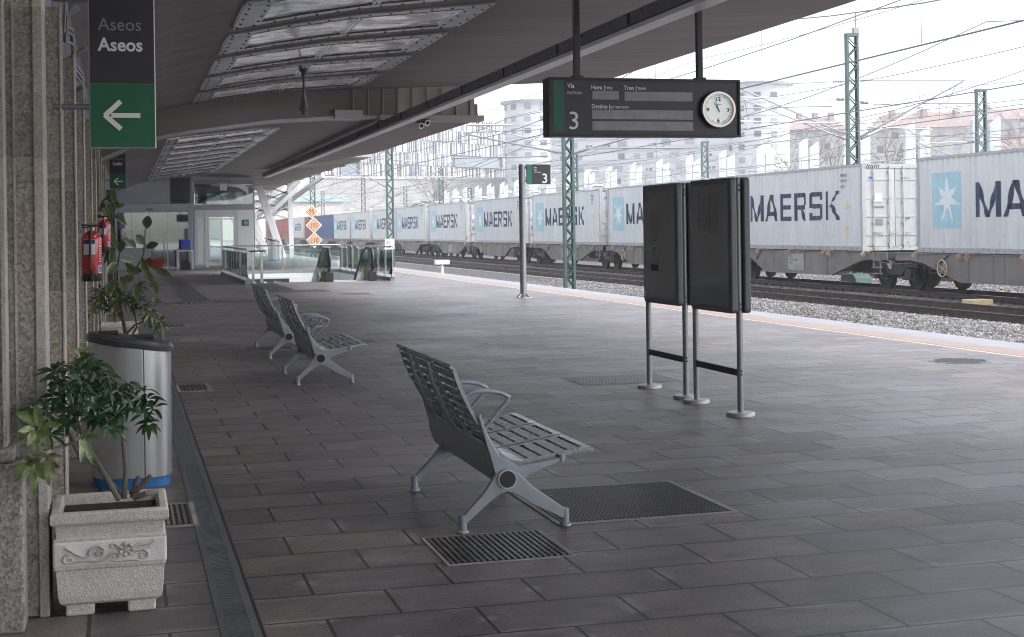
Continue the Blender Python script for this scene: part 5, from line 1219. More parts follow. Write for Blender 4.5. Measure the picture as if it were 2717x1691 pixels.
    if logo:
        zb, zt = z0+.72, z0+2.36; b = MB(); painted(b, [[(us, zb), (us+1.55, zb), (us+1.55, zt), (us, zt)]], X0, yf, .003); lg = b.build('logo_panel', 'teal', t, fix=False)
        b = MB(); c_ = (us+.80, (zb+zt)/2+.02); R_, r_ = .70, .24
        ang = lambda k: PI/2+2*PI*k/7
        hept = []; 
        for k in range(7):
            tip = (c_[0]+math.cos(ang(k))*R_, c_[1]+math.sin(ang(k))*R_*1.02); a1 = ang(k)-PI/7; a2 = ang(k)+PI/7
            painted(b, [[(c_[0]+math.cos(a1)*r_, c_[1]+math.sin(a1)*r_), tip, (c_[0]+math.cos(a2)*r_, c_[1]+math.sin(a2)*r_)]], X0, yf, .006); hept.append((c_[0]+math.cos(a1)*r_, c_[1]+math.sin(a1)*r_))
        painted(b, [hept], X0, yf, .006); b.build('star', 'star', lg, fix=False)
        b = MB(); zl, zh = z0+1.03, z0+2.01; u = um
        for ch, wd, gap in (('M', 1.18, .15), ('A', 1.06, .18), ('E', .95, .20), ('R', .92, .27), ('S', .90, .27), ('K', 1.0, 0)):
            for P_ in GL[ch]: painted(b, [[(u+p[0]*wd, zl+p[1]*(zh-zl)) for p in P_]], X0, yf, .006)
            u += wd+gap
        b.build('lettering', 'letter', t, fix=False)
        text('container_number', 'MRKU', .16, (X0-.004, yf-(CLn-1.45), z1-.38), 'letter', t, xd=(0, -1, 0), ext=.0008); text('container_number', '42 024', .15, (X0-.004, yf-(CLn-1.45), z1-.56), 'letter', t, xd=(0, -1, 0), ext=.0008)
        text('container_number', '45G1', .15, (X0-.004, yf-(CLn-1.45), z1-.75), 'letter', t, xd=(0, -1, 0), ext=.0008)
        b = MB(); b.add([(X0-.005, yf-(CLn-1.15), z1-1.42), (X0-.005, yf-(CLn-.85), z1-1.42), (X0-.005, yf-(CLn-1.0), z1-1.16)], [(0, 1, 2)]); b.build('warning_mark', 'haz_y', t, fix=False)
        b = MB(); b.box(X0-.006, X0-.003, yf-(CLn-1.1), yf-(CLn-.98), z0+.58, z0+.82); b.build('warning_mark', 'haz_y', t)
    return t
GG = 'star logo containers on the freight train'
ordn = ['first', 'second', 'third', 'fourth', 'fifth', 'sixth', 'seventh', 'eighth', 'ninth', 'tenth', 'eleventh']
make_container(26.0, .78, 3.0, 'nearest pale grey container at the right edge, its lettering cut off by the frame', GG)
make_container(41.5, .8, 3.58, 'pale grey container left of the rusty door gap, full lettering right of the poster stands', GG)
c3 = make_container(54.35, .65, 2.55, 'pale grey container partly hidden by the left edge of the rear poster stand', GG)
C3L = c3.location.copy()
for y1, lab in ((67.8, 'pale grey container seen behind the front green lattice mast'), (82.0, 'pale grey container just left of the pole with the number plate'), (96.9, 'pale grey container between the rusty white door gap and the next narrow gap'),
                (110.8, 'pale grey container right of the lattice mast with the white kilometre plate'), (123.2, 'pale grey container whose last letter hides behind the lattice mast'), (136.5, 'second pale grey container to the right of the dark blue one'),
                (149.2, 'pale grey container immediately right of the dark blue one'), (189.5, 'small distant pale grey container between two red ones')):
    c = copy_tree(c3); place(c, (C3L.x, y1, C3L.z), lab)
make_container(163.0, 0, 0, 'dark blue container beside the orange speed diamonds', 'plain painted containers on the freight train', 'c_blue', False)
r1 = make_container(176.0, 0, 0, 'red brown container right behind the orange speed diamonds', 'plain painted containers on the freight train', 'c_red', False)
for y1, lab in ((203.0, 'right one of the two distant salmon red containers at the far end'), (216.0, 'farthest salmon red container beside the white columns'), (229.0, 'last red container seen between the white column legs')):
    c = copy_tree(r1); place(c, (CX, y1, CZ), lab)

# ================================================================== WAGONS
WY = 39.8
def make_wagon():
    Y = WY; t = thing('flat_wagon', 'nearest brown articulated container wagon with handwheel, on the right', 'railway wagon', (CX, Y, -.52), 'articulated wagons of the freight train')
    zt = .625
    for s in (-1, 1):
        poly = [(.25, zt), (.25, .40), (1.3, .42), (1.9, .37), (3.85, -.155), (9.0, -.155), (10.3, .38), (11., .43), (13.4, .43), (13.4, zt)]
        poly = [(Y+s*a, z) for a, z in poly]
        for sx_ in (-1, 1):
            x = CX+sx_*1.17; b = MB(); b.prism(poly, 'yz', x-.012, x+.012); ss = b.build('side_sill', 'wagon', t)
            b = MB(); b.box(x-.05, x+.05, min(Y+s*.25, Y+s*13.4), max(Y+s*.25, Y+s*13.4), zt, zt+.022)
            pl = [(1.3, .42), (1.9, .37), (3.85, -.155), (9.0, -.155), (10.3, .38), (11., .43)]
            for (a0, z0_), (a1, z1_) in zip(pl, pl[1:]): b.beam((x-.0*sx_, Y+s*a0, z0_-.008), (x, Y+s*a1, z1_-.008), .13, .018, up=(0, 0, 1) if abs(z1_-z0_) < .3 else (0, 0, 1))
            b.build('flange', 'wagon', ss)
            b = MB(); 
            for a in (4.2, 5.4, 5.9, 8.4):
                b.box(x-.03 if sx_ < 0 else x, x if sx_ < 0 else x+.03, Y+s*a-.02, Y+s*a+.02, -.14, zt)
            b.prism([(Y+s*2.75, zt-.02), (Y+s*3.25, zt-.02), (Y+s*2.6, .30), (Y+s*2.45, .30)], 'yz', x+sx_*.013, x+sx_*.06)
            b.prism([(Y+s*9.4, zt-.02), (Y+s*9.7, zt-.02), (Y+s*9.9, .30), (Y+s*9.75, .30)], 'yz', x+sx_*.013, x+sx_*.06); b.build('stiffener', 'wagon', ss)
            if sx_ < 0:
                for a in (1.55, 3.9, 4.3, 6.9, 9.5, 12.0, 12.9):
                    b = MB(); yy = Y+s*a; b.beam((x-.03, yy, zt+.01), (x-.17, yy, zt-.13), .20, .03, up=(0, 1, 0)); b.beam((x-.02, yy-.14, zt+.045), (x-.02, yy+.14, zt+.045), .10, .035); b.build('container_lock', 'twist', t)
        b = MB()
        for a in (1.2, 4.5, 6.5, 8.6, 11.5, 13.2): b.box(CX-1.15, CX+1.15, Y+s*a-.08, Y+s*a+.08, .42, .62)
        b.box(CX-.25, CX+.25, min(Y+s*.2, Y+s*13.6), max(Y+s*.2, Y+s*13.6), .34, .60); b.build('cross_members', 'wagon_d', t)
    for yc, cen in ((Y, 1), (Y+11.8, 0), (Y-11.8, 0)):
        b = MB()
        for sx_ in (-1, 1):
            x = CX+sx_*1.0
            b.prism([(yc-1.35, .28), (yc-1.2, .34), (yc-.5, .30), (yc-.35, .12), (yc+.35, .12), (yc+.5, .30), (yc+1.2, .34), (yc+1.35, .28), (yc+1.3, .20), (yc+.6, .18), (yc+.4, -.06), (yc-.4, -.06), (yc-.6, .18), (yc-1.3, .20)], 'yz', x-.06, x+.06)
        b.box(CX-1.05, CX+1.05, yc-.2, yc+.2, .08, .30); bg = b.build('bogie', 'wagon_d', t)
        for ya in (yc-.9, yc+.9):
            for sx_ in (-1, 1):
                b = MB(); x = CX+sx_*.80; b.lathe([(.12, -.10), (.14, -.02), (.36, -.015), (.40, -.06), (.455, -.065), (.46, .05), (.49, .055), (.49, .075), (.38, .075), (.34, .03), (.12, .04)] if sx_ < 0 else [(.12, .10), (.14, .02), (.36, .015), (.40, .06), (.455, .065), (.46, -.05), (.49, -.055), (.49, -.075), (.38, -.075), (.34, -.03), (.12, -.04)], (x, ya, -.06), 28, 0, 'x'); b.build('wheel', 'wheel', bg, smooth=True)
            for sx_ in (-1, 1):
                b = MB(); x = CX+sx_*1.02; b.lathe([(.13, -.14), (.15, -.05), (.15, .1)] if sx_ < 0 else [(.13, .14), (.15, .05), (.15, -.1)], (x, ya, -.06), 14, 0, 'x'); b.box(x-.10, x+.10, ya-.34, ya+.34, -.20, -.15)
                for q in (-.25, .25):
                    prof = []
                    for k in range(9): prof += [(.095, -.15+k*.035), (.095, -.135+k*.035), (.065, -.133+k*.035), (.065, -.117+k*.035)]
                    b.lathe(prof, (x, ya+q, 0), 12)
                b.prism([(ya-.14, .14), (ya+.14, .14), (ya+.16, -.15), (ya-.16, -.15)], 'yz', x-.11, x+.11); b.build('axle_box', 'wagon_d', bg)
            b = MB(); b.tube([(CX-.8, ya, -.06), (CX+.8, ya, -.06)], .09, 12); b.build('axle', 'wheel', bg)
    b = MB(); b.tube([(CX-1.28, Y-3.0+math.cos(q*PI/16)*.24, .22+math.sin(q*PI/16)*.24) for q in range(33)], .018, 6, caps=False)
    b.tube([(CX-1.27, Y-3.0, .22), (CX-1.19, Y-3.0, .22)], .03, 8)
    for a in (0, 1, 2, 3): b.beam((CX-1.27, Y-3.0, .22), (CX-1.27, Y-3.0+math.cos(a*PI/2+.5)*.235, .22+math.sin(a*PI/2+.5)*.235), .014, .014)
    b.build('handwheel', 'cream', t, smooth=True)
    b = MB()
    for q in (-.0, .42):
        b.beam((CX-1.25, Y+.55+q, .62), (CX-1.25, Y+.55+q, -.05+q*.35), .035, .035)
    for z in (.40, .16, -.03): b.beam((CX-1.25, Y+.50, z), (CX-1.25, Y+1.0, z), .12, .03)
    b.build('step_ladder', 'slat_g', t)
    b = MB(); b.box(CX-1.188, CX-1.184, Y+5.95, Y+7.15, -.05, .52); pt = b.build('data_panel', mat('wagon_panel', (.42, .40, .36), .7, var=.1), t)
    for i, s_ in enumerate(('33 71', '78-1 0334 Sggmrss', 'RENFE')): text('lettering', s_, .10, (CX-1.19, Y+7.05, .40-i*.12), 'slat_d', pt, xd=(0, -1, 0), ext=.0005)
    b = MB()
    for i in range(5): b.box(CX-1.1905, CX-1.1885, Y+6.1, Y+6.75, .0+i*.03, .004+i*.03)
    b.build('table_lines', 'slat_d', pt)
    b = MB(); b.tube([(CX-.6, Y+5, .1), (CX-.6, Y+7, .1)], .17, 12); b.build('air_tank', 'wagon_d', t, smooth=True)
    return t
wg = make_wagon()
for i, (y, lab) in enumerate(((67.3, 'second brown wagon, showing between the poster stands and the front lattice mast'), (95.3, 'third brown wagon, behind the platform pole'), (122.9, 'fourth wagon, behind the lattice mast with the kilometre plate'),
                              (149.4, 'fifth wagon, seen above the escalator'), (176.2, 'sixth wagon, under the dark blue container and the speed diamonds'), (203, 'seventh wagon, under the small distant containers'), (229.8, 'last visible wagon near the white columns'))):
    c = copy_tree(wg); place(c, (CX, y, -.52), lab)
t = thing('trackside_box', 'pale yellow box fixed between the empty track and the train', 'equipment box', (22.2, 33.6, -.68))
b = MB(); b.box(21.75, 22.55, 33.3, 33.9, -.70, -.66); b.build('base', 'yellow_box', t); b = MB(); b.box(21.82, 22.48, 33.36, 33.84, -.66, -.52); b.build('lid', 'yellow_box', t, bevel=.02)
t = thing('switch_box', 'dark green equipment box in the ballast beyond the train', 'equipment box', (27.6, 50, -.7))
b = MB(); b.prism([(49.3, -.82), (50.6, -.82), (50.5, -.45), (50.1, -.38), (49.6, -.38), (49.4, -.5)], 'yz', 27.2, 27.9); b.build('housing', mat('box_green', (.012, .05, .042), .6), t, bevel=.03)
t = thing('track_marker', 'small white marker post in the ballast beside the platform', 'marker', (14.6, 66, -.7))
b = MB(); b.lathe([(.10, -.8), (.06, -.1)], (14.6, 66, 0), 10); b.build('post', 'white', t); b = MB(); b.box(14.25, 14.95, 65.9, 66.2, -.1, .12); b.build('head', 'white', t, bevel=.03)

# ================================================================== MASTS
def mast(x, y, top, label, arms=(), zb=-.85, w_=.42, group='green lattice masts along the tracks'):
    t = thing('lattice_mast', label, 'lattice mast', (x, y, zb), group); h = .5*w_
    for s in (-1, 1):
        b = MB(); xx = x+s*(h-.045)
        b.box(xx-.045, xx+.045, y-.11, y-.10, zb, top); b.box(xx-.045, xx+.045, y+.10, y+.11, zb, top); b.box(xx+s*.035, xx+s*.045, y-.10, y+.10, zb, top)
        b.build('leg', 'mast', t)
    b = MB(); z = zb+.3; i = 0; st_ = w_*.72
    while z+st_ < top:
        s = 1 if i % 2 else -1
        for yy in (-.105, .105): b.beam((x-s*(h-.07), y+yy, z), (x+s*(h-.07), y+yy, z+st_), .05, .022, up=(0, 1, 0))
        z += st_; i += 1
    b.build('lacing', 'mast_side', t)
    b = MB(); b.box(x-h-.01, x+h+.01, y-.12, y+.12, top-.12, top+.01); b.build('cap', 'mast', t)
    for (s, za, zb_, reach, dy) in arms:
        if s == 0: continue
        X1 = x+s*reach; b = MB()
        b.tube([(x+s*h, y, zb_), (X1, y+dy, za+.1)], .035, 7); b.tube([(x+s*h, y, za+.25), (X1+s*.1, y+dy, za+.15)], .022, 6)
        b.tube([(x+s*(h+.5), y+dy*.2, za-.75), (X1+s*.5, y+dy, za-.78)], .028, 6); b.tube([(X1-s*.2, y+dy*.9, za), (X1-s*.5, y+dy*.7, za-.78)], .018, 5); b.tube([(X1-s*.9, y+dy*.7, za-.78), (X1+s*.1, y+dy, za-1.25)], .018, 5)
        b.build('cantilever', 'arm', t)
        b = MB()
        for (p, q) in (((x+s*h, y, zb_), (X1, y+dy, za+.1)), ((x+s*h, y, za+.25), (X1+s*.1, y+dy, za+.15))):
            p, q = Vector(p), Vector(q); d = (q-p).normalized()
            for k in range(6): c_ = p+d*(.15+k*.07); b.tube([c_, c_+d*.025], .06, 8)
        b.build('insulator', 'insul', t)
    return t
A_ = lambda s, za=5.7, zb_=4.2, r=2.9, dy=0.: (s, za, zb_, r, dy)
m1 = mast(15.8, 49.8, 8.4, 'nearest green lattice mast, standing in the ballast right of the platform pole', [A_(-1, 4.95, 4.3, 3.6, 1.0), A_(1, 5.2, 4.3, 3.8, -1.5)])
m2 = mast(15.8, 85.9, 7.6, 'green lattice mast carrying the white kilometre plate', [A_(-1), A_(1, 5.6, 3.6, 3.9)], w_=.46)
tkm = thing('kilometre_plate', 'white kilometre plate reading 27 over 7 on the lattice mast', 'track sign', (15.75, 85.7, .7)); MB().box(15.42, 16.0, 85.70, 85.73, .40, 1.05).build('plate', 'white', tkm)
text('lettering', '27', .26, (15.50, 85.69, .76), 'signb', tkm); text('lettering', '7', .26, (15.66, 85.69, .47), 'signb', tkm)
m3 = mast(15.8, 122.5, 7.6, 'green lattice mast behind the orange speed diamonds', [A_(-1), A_(1, 5.6, 3.6, 3.9)], w_=.46)
for i, (num, z_, dx) in enumerate((('95', 3.30, -.12), ('105', 2.10, .03), ('110', .84, .03))):
    t = thing('speed_sign', ['topmost orange speed diamond of the stack above the escalator, reading 95', 'middle orange speed diamond of the stack, reading 105', 'lowest orange speed diamond of the stack, just above the handrail'][i], 'speed sign', (15.8, 121.9, z_), 'orange speed diamonds'); s_ = .56 if i == 0 else .66; x_ = 15.75+dx; y_ = 122.0-i*.25
    def dia(r_, yy, m, n_): b = MB(); b.prism([(x_-r_, z_), (x_, z_-r_), (x_+r_, z_), (x_, z_+r_)], 'xz', yy, yy+.01); return b.build(n_, m, t)
    dia(s_*1.05, y_+.02, 'white', 'border'); dia(s_*.86, y_, 'signb', 'inner_line'); dia(s_*.77, y_-.02, 'orange', 'face'); text('lettering', num, .56, (x_, y_-.03, z_-.20), 'signb', t, align='CENTER', bold=.004, sx=.80)
mast(15.8, 160, 7.6, 'distant green lattice mast left of the speed diamonds', [A_(-1), A_(1)])
mast(15.8, 197, 7.6, 'most distant green lattice mast in the front row', [A_(-1), A_(1)])
mast(28.9, 52.5, 9.35, 'tall green lattice mast rising behind the train at the right, with bracket arms both sides', [(-1, 7.15, 5.2, 4.4, 1.5), (-1, 6.4, 5.0, 5.6, -1.5), (1, 7.2, 5.1, 4.2, -1.5), (1, 6.3, 5.0, 3.8, 1.)], w_=.54)
t = thing('mast_pin', 'thin insulator pin on top of the tall right mast', 'insulator', (29.1, 52.5, 9.4)); b = MB(); b.tube([(29.1, 52.5, 9.4), (29.1, 52.5, 10.2)], .035, 6); b.box(28.98, 29.22, 52.4, 52.6, 9.36, 9.6); b.build('pin', 'insul', t)
mast(44., 66.2, 8.6, 'green lattice mast at the far right behind the nearest container', [A_(-1, 5.6, 4.6, 3.6)], w_=.60)
mast(47.7, 112, 8.7, 'green lattice mast below the hanging clock', [A_(-1)], w_=.6)
mast(33.2, 103, 7.2, 'slim lattice mast left of the front mast, above the containers', [A_(-1), A_(1)], w_=.5)
mast(33.2, 150, 8.2, 'lattice mast in front of the slatted building', [A_(-1), A_(1)], w_=.55)
mast(30, 182, 8.4, 'lattice mast between speed diamonds and kilometre plate', [A_(-1), A_(1)], w_=.55)
mast(40, 165, 6.5, 'slim lattice mast in the middle of the yard behind the train', [A_(-1), A_(1)], w_=.5)
mast(40, 205, 8.0, 'far lattice mast beyond the dark blue container', [A_(-1), A_(1)], w_=.55)
mast(31, 228, 8.0, 'farthest lattice mast near the end of the canopy', [A_(-1), A_(1)], w_=.55)
mast(52, 240, 8.0, 'far lattice mast below the slatted building', [A_(-1), A_(1)], w_=.55)

# ================================================================== OVERHEAD WIRES
def wire(name, pts, r, label, par=None, m='wire'):
    b = MB(); b.tube(pts, r, 5); return b
tw = 0
for cx_, labels in ((12.7, 'over the platform track'), (20., 'over the empty track'), (24.37, 'over the train'), (33, 'over the first yard track'), (38, 'over the second yard track'), (43, 'over the third yard track')):
    t = thing('overhead_wire', f'thin catenary and contact wires strung {labels}', 'overhead wires', (cx_, 30, 5), 'overhead wires along the tracks')
    zc_ = 4.75 if cx_ > 13 else 4.50; b = MB(); b.tube([(cx_+(.2 if k % 2 else -.2), -20+k*36.2+(13.6 if cx_ > 0 else 0), zc_) for k in range(9)], .016, 5); b.build('contact_wire', 'wire', t)
    pts = []; dr = MB()
    for k in range(8):
        ya = -6.4+k*36.2-(0)
        for q in range(12):
            u = q/12; y = ya+u*36.2; z = zc_+.35+1.25*(2*u-1)**2
            pts.append((cx_, y, z))
            if q % 2 == 1: dr.tube([(cx_, y, z), (cx_, y, zc_)], .007, 4)
    b = MB(); b.tube(pts, .013, 5); b.build('messenger_wire', 'wire', t); dr.build('droppers', 'wire', t)
for i, (x_, z_, lab) in enumerate(((15.3, 8.6, 'highest feeder wire over the front masts'), (28.9, 10.2, 'feeder wire over the tall right mast'), (44, 8.9, 'feeder wire along the rear masts'), (18, 6.9, 'middle feeder wire beside the front masts'), (30.2, 7.9, 'lower feeder wire beside the tall right mast'), (35.5, 6.7, 'feeder wire above the yard tracks'), (22.2, 9.3, 'feeder wire high above the train'), (41, 7.6, 'feeder wire above the rear yard tracks'))):
    t = thing('feeder_wire', lab, 'overhead wires', (x_, 30, z_), 'overhead wires along the tracks'); b = MB(); pts = []
    for k in range(7):
        for q in range(6): u = q/6; pts.append((x_, -20+36*k+36*u+(14 if x_ < 25 else 16.5), z_-.35+.35*(2*u-1)**2))
    b.tube(pts, .017, 5); b.build('cable', 'wire', t)
t = thing('tension_wire', 'bracing cable slanting from the canopy edge down to the nearest mast', 'cable', (12, 40, 5)); b = MB(); b.tube([(9.6, 51., 6.2), (12.4, 50.4, 5.35), (15.6, 49.8, 4.55)], .02, 6); b.tube([(12.1, 50.3, 5.35), (13.8, 50.3, 5.35)], .03, 6); b.build('cable', 'arm', t)
t = thing('sky_lamp', 'small lamp fitting hanging into the top right of the sky', 'lamp', (15.3, 24, 10.0))
b = MB(); b.lathe([(.02, 10.3), (.06, 10.1), (.10, 9.82), (.06, 9.8)], (21.2, 31.5, 0), 12); b.build('fitting', 'lift', t)
HAZE = 0.0008

# ================================================================== BACKDROP BUILDINGS
def facade_frame(P0, P1): 
    P0, P1 = Vector(P0), Vector(P1); d = P1-P0; L_ = d.length; d.normalize(); n = Vector((d.y, -d.x, 0)); return P0, d, n, L_   # n faces the camera side
def fbox(b, fr, u0, u1, z0, z1, o0, o1, m=0):
    P0, d, n, _ = fr; vs = []
    for z in (z0, z1):
        for (u, o) in ((u0, o0), (u1, o0), (u1, o1), (u0, o1)): p = P0+d*u+n*o; vs.append((p.x, p.y, z))
    b.add(vs, [(3, 2, 1, 0), (4, 5, 6, 7), (0, 1, 5, 4), (1, 2, 6, 5), (2, 3, 7, 6), (3, 0, 4, 7)], m)
def windows(fr, us, zs, w_, h_, par, m='win', frame=True, lim=90):
    k = 0
    for z in zs:
        for u in us:
            if k >= lim: return
            b = MB(); fbox(b, fr, u, u+w_, z, z+h_, .02, .10); o = b.build('window', m, par)
            if frame: b = MB(); fbox(b, fr, u-.12, u, z-.1, z+h_+.1, .02, .16); fbox(b, fr, u+w_, u+w_+.12, z-.1, z+h_+.1, .02, .16); fbox(b, fr, u+w_*.48, u+w_*.52, z, z+h_, .101, .13); b.build('frame', 'b_white', o)
            k += 1
r = random.Random(5)
# slatted building on the hill
PA, PB = (40, 335, 0), (112, 392, 0)
fr = facade_frame(PA, PB); zb = 15.2; W = fr[3]
t = thing('slatted_building', 'large building clad in irregular white and dark vertical slats behind the tracks', 'building', (75, 360, zb))
b = MB(); fbox(b, fr, 0, W, zb-1, zb+15.8, -30, 0); b.build('core', 'slat_d', t)
b = MB(); fbox(b, fr, W*.45, W*.97, zb+15.8, zb+18.6, -22, -2.5); b.build('roof_plant', 'b_grey', t)
for k in range(5):
    z0 = zb+k*3.2; z1 = z0+3.2; off = .35 if k % 2 else .15; holes = {1: [(W*.63, W*.86)], 2: [(W*.28, W*.36)], 3: [(W*.10, W*.16), (W*.33, W*.42)], 0: [(W*.15, W*.22)], 4: [(W*.05, W*.10)]}.get(k, [])
    if k == 1: z1h = z1
    b = MB(); u = 0.
    while u < W-.2:
        w_ = r.choice([.25, .35, .45, .6]); m_ = r.choices([0, 1, 2], [.62, .22, .16])[0]
        if not any(a-.2 < u < c_ for a, c_ in holes): fbox(b, fr, u, u+w_, z0, z1-.12, .05, off+.18*m_+.1, m_)
        u += w_+r.choice([.08, .12, .25, .5])
    b.build('slat_cladding', ['slat_w', 'slat_g', 'b_band'], t)
    b = MB(); fbox(b, fr, -.1, W+.1, z1-.12, z1, .0, off+.12); b.build('floor_band', 'slat_g', t)
    for a, c_ in holes:
        b = MB(); fbox(b, fr, a, c_, z0+.1, z1-.2, .03, .09); o = b.build('window', 'win_l', t); b = MB(); fbox(b, fr, a-.25, a, z0, z1-.1, .03, .9); fbox(b, fr, c_, c_+.25, z0, z1-.1, .03, .9); fbox(b, fr, a, c_, z0, z0+.25, .03, .9); b.build('frame', 'slat_g', o)
fr2 = facade_frame((-10, 345, 0), PA)
b = MB(); fbox(b, fr2, 0, fr2[3]-.3, zb-1, zb+12.5, -25, -.4); b.build('wing', 'slat_d', t)
b = MB(); u = 0
for k in range(4):
    u = 0.
    while u < fr2[3]-.8: w_ = r.choice([.3, .45, .6]); fbox(b, fr2, u, u+w_, zb+k*3.2, zb+k*3.2+3.05, -.4, -.1-.15*(k % 2), r.choice([0, 0, 0, 1])); u += w_+r.choice([.15, .3, .6])
b.build('wing_cladding', ['slat_w', 'slat_g'], t)
t = thing('retaining_wall', 'long pale concrete retaining wall below the slatted building', 'wall', (75, 320, 5))
fr = facade_frame((-20, 318, 0), (150, 370, 0)); b = MB(); fbox(b, fr, 0, fr[3], -1, 14.6, -6, 0)
b.build('wall_face', 'concrete', t); b = MB()
for k in range(30): fbox(b, fr, k*6., k*6.+.12, -1, 14.4, 0, .1)
fbox(b, fr, 0, fr[3], 14.2, 14.8, 0, .3); b.build('joint_ribs', 'b_grey', t)
t = thing('market_hall', 'low pale building with turquoise roof edge left of the bare trees', 'building', (5, 270, 2))
fr = facade_frame((18, 272, 0), (42, 280, 0)); b = MB(); fbox(b, fr, 0, fr[3], -1, 7.4, -10, 0); b.build('wall', 'b_beige', t); b = MB(); fbox(b, fr, -1, fr[3]+1, 7.4, 8.6, -11, .6); b.build('roof', 'teal_roof', t)
windows(fr, [4+6*i for i in range(7)], [1.6], 3, 2.4, t, 'win_l')

# big white curved apartment block
t = thing('apartment_block', 'big white apartment block with rounded towers at both ends and rows of small windows', 'building', (140, 340, 0))
P0, P1 = Vector((95, 343, 0)), Vector((146, 303, 0)); fr = facade_frame(P0, P1); W = fr[3]; H = 27.5
b = MB(); fbox(b, fr, 3, W-3, -1, H, -14, 0); b.build('main_wall', 'b_white', t)
for k, (cu, hh) in enumerate(((3.5, 34), (W-4, 35.5))):
    c_ = fr[0]+fr[1]*cu-fr[2]*3.5; tw = MB(); tw.lathe([(7.2, -1), (7.2, hh-4.3), (7.0, hh-4.3), (7.0, hh-1.3), (8.1, hh-1.1), (8.1, hh-.6), (3, hh+.8)], (c_.x, c_.y, 0), 32); o = tw.build('round_tower', 'b_white', t)
    b = MB()
    for z in range(3, int(hh)-4, 3): b.lathe([(7.2, z+.0), (7.32, z), (7.32, z+.22), (7.2, z+.22)], (c_.x, c_.y, 0), 32)
    b.build('tower_bands', 'b_grey', o)
    b = MB(); b.lathe([(8.12, hh-1.12), (8.2, hh-1.12), (8.2, hh-.6), (8.12, hh-.6)], (c_.x, c_.y, 0), 32); b.build('roof_rim', 'slat_g', o)
    for z in range(4, int(hh)-1, 3):
        for a in (0, 1, 2, 3):
            ang = math.atan2(fr[2].y, fr[2].x)+(-.9+a*.55); px, py = c_.x+math.cos(ang)*7.22, c_.y+math.sin(ang)*7.22
            b = MB(); tx, ty = -math.sin(ang), math.cos(ang); b.beam((px-tx*.8, py-ty*.8, z+.75), (px+tx*.8, py+ty*.8, z+.75), .12, 1.3); b.build('window', r.choice(['win', 'win_l', 'shutter']), o)
b = MB()
for z in range(2, int(H), 3): fbox(b, fr, 9, W-10, z+.0, z+.22, 0, .35); 
b.build('floor_bands', 'b_grey', t)
b = MB()
for z in range(2, int(H), 3): fbox(b, fr, 9, W-10, z+.22, z+1.05, .02, .18)
b.build('parapets', 'b_band', t)
k = 0
for z in range(2, int(H)-1, 3):
    u = 12.
    while u < W-14:
        ty = r.choice(['pair', 'small', 'none', 'wide', 'small']); 
        if ty == 'none': u += 3; continue
        w_ = {'pair': 1.6, 'small': .7, 'wide': 2.4}[ty]; zz = z+1.15; b = MB(); fbox(b, fr, u, u+w_, zz, zz+(1.3 if ty != 'small' else .6), .02, .12); b.build('window', r.choice(['win', 'win_l', 'shutter', 'win_l']), t); k += 1
        if ty == 'small': b = MB(); fbox(b, fr, u+1., u+1.7, zz, zz+.6, .02, .12); b.build('window', 'win', t); k += 1
        u += w_+r.uniform(1.8, 4)
        if k > 96: break
    if k > 96: break
b = MB(); fbox(b, fr, 10, W-12, H, H+3.2, -10, -2); b.build('penthouse', 'b_white', t)

def block(P0, P1, H, z0, label, wall='b_beige', floors=5, roof=True, depth=12, seed=1, step=3.4, nwin=90):
    fr = facade_frame(P0, P1); t = thing('apartment_house', label, 'building', ((P0[0]+P1[0])/2, (P0[1]+P1[1])/2, z0)); W = fr[3]
    b = MB(); fbox(b, fr, 0, W, -1, z0+H, -depth, 0); b.build('wall', wall, t); rr = random.Random(seed)
    if roof:
        P_, d, n, _ = fr; b = MB(); a0 = P_-d*.8+n*1.0; a1 = P_+d*(W+.8)+n*1.0; r0 = P_+d*2-n*depth*.5; r1 = P_+d*(W-2)-n*depth*.5; c0 = P_-d*.8-n*(depth+1); c1 = P_+d*(W+.8)-n*(depth+1); z = z0+H; 
        b.add([(a0.x, a0.y, z), (a1.x, a1.y, z), (r1.x, r1.y, z+3.4), (r0.x, r0.y, z+3.4), (c0.x, c0.y, z), (c1.x, c1.y, z)], [(0, 1, 2, 3), (4, 3, 2, 5), (0, 3, 4), (1, 5, 2), (0, 4, 5, 1)]); rf = b.build('roof', 'roof', t)
        for q in range(3):
            u = W*(.2+.3*q); p = P_+d*u-n*depth*.4; b = MB(); b.box(p.x-.6, p.x+.6, p.y-.6, p.y+.6, z+1, z+4.6); b.build('chimney', 'roof', rf)
    zs = [z0+1.2+3*k for k in range(floors)]; us = [1.5+step*i for i in range(int((W-2)/step))]
    k = 0
    for z in zs:
        for u in us:
            if rr.random() < .15: continue
            b = MB(); fbox(b, fr, u, u+1.5, z, z+1.4, .02, .1); b.build('window', rr.choice(['win', 'win', 'win_l', 'shutter']), t); k += 1
            if k > nwin: break
    b = MB()
    for z in zs: fbox(b, fr, 0, W, z-.9, z-.7, 0, .25)
    b.build('floor_bands', 'b_band', t); return t
block((168, 297, 0), (188, 284, 0), 15.5, 8, 'beige apartment house with red tiled roof right of the tall mast', seed=2, floors=5)
block((188, 284, 0), (212, 262, 0), 12, 6, 'long beige apartment house with red roof at the far right', seed=3, floors=4)
block((208, 365, 0), (258, 330, 0), 11, 19, 'row of pale houses with chimneys on the skyline above the right containers', 'b_grey', seed=4, floors=4)
block((160, 322, 0), (172, 317, 0), 18, 7, 'narrow house with red gable between the white block and the tall mast', 'b_grey', seed=6, floors=6)
block((152, 214, 0), (160, 208, 0), 5, 6, 'small white gabled house low on the right behind the fins', 'b_white', seed=7, floors=2, depth=8, nwin=8)

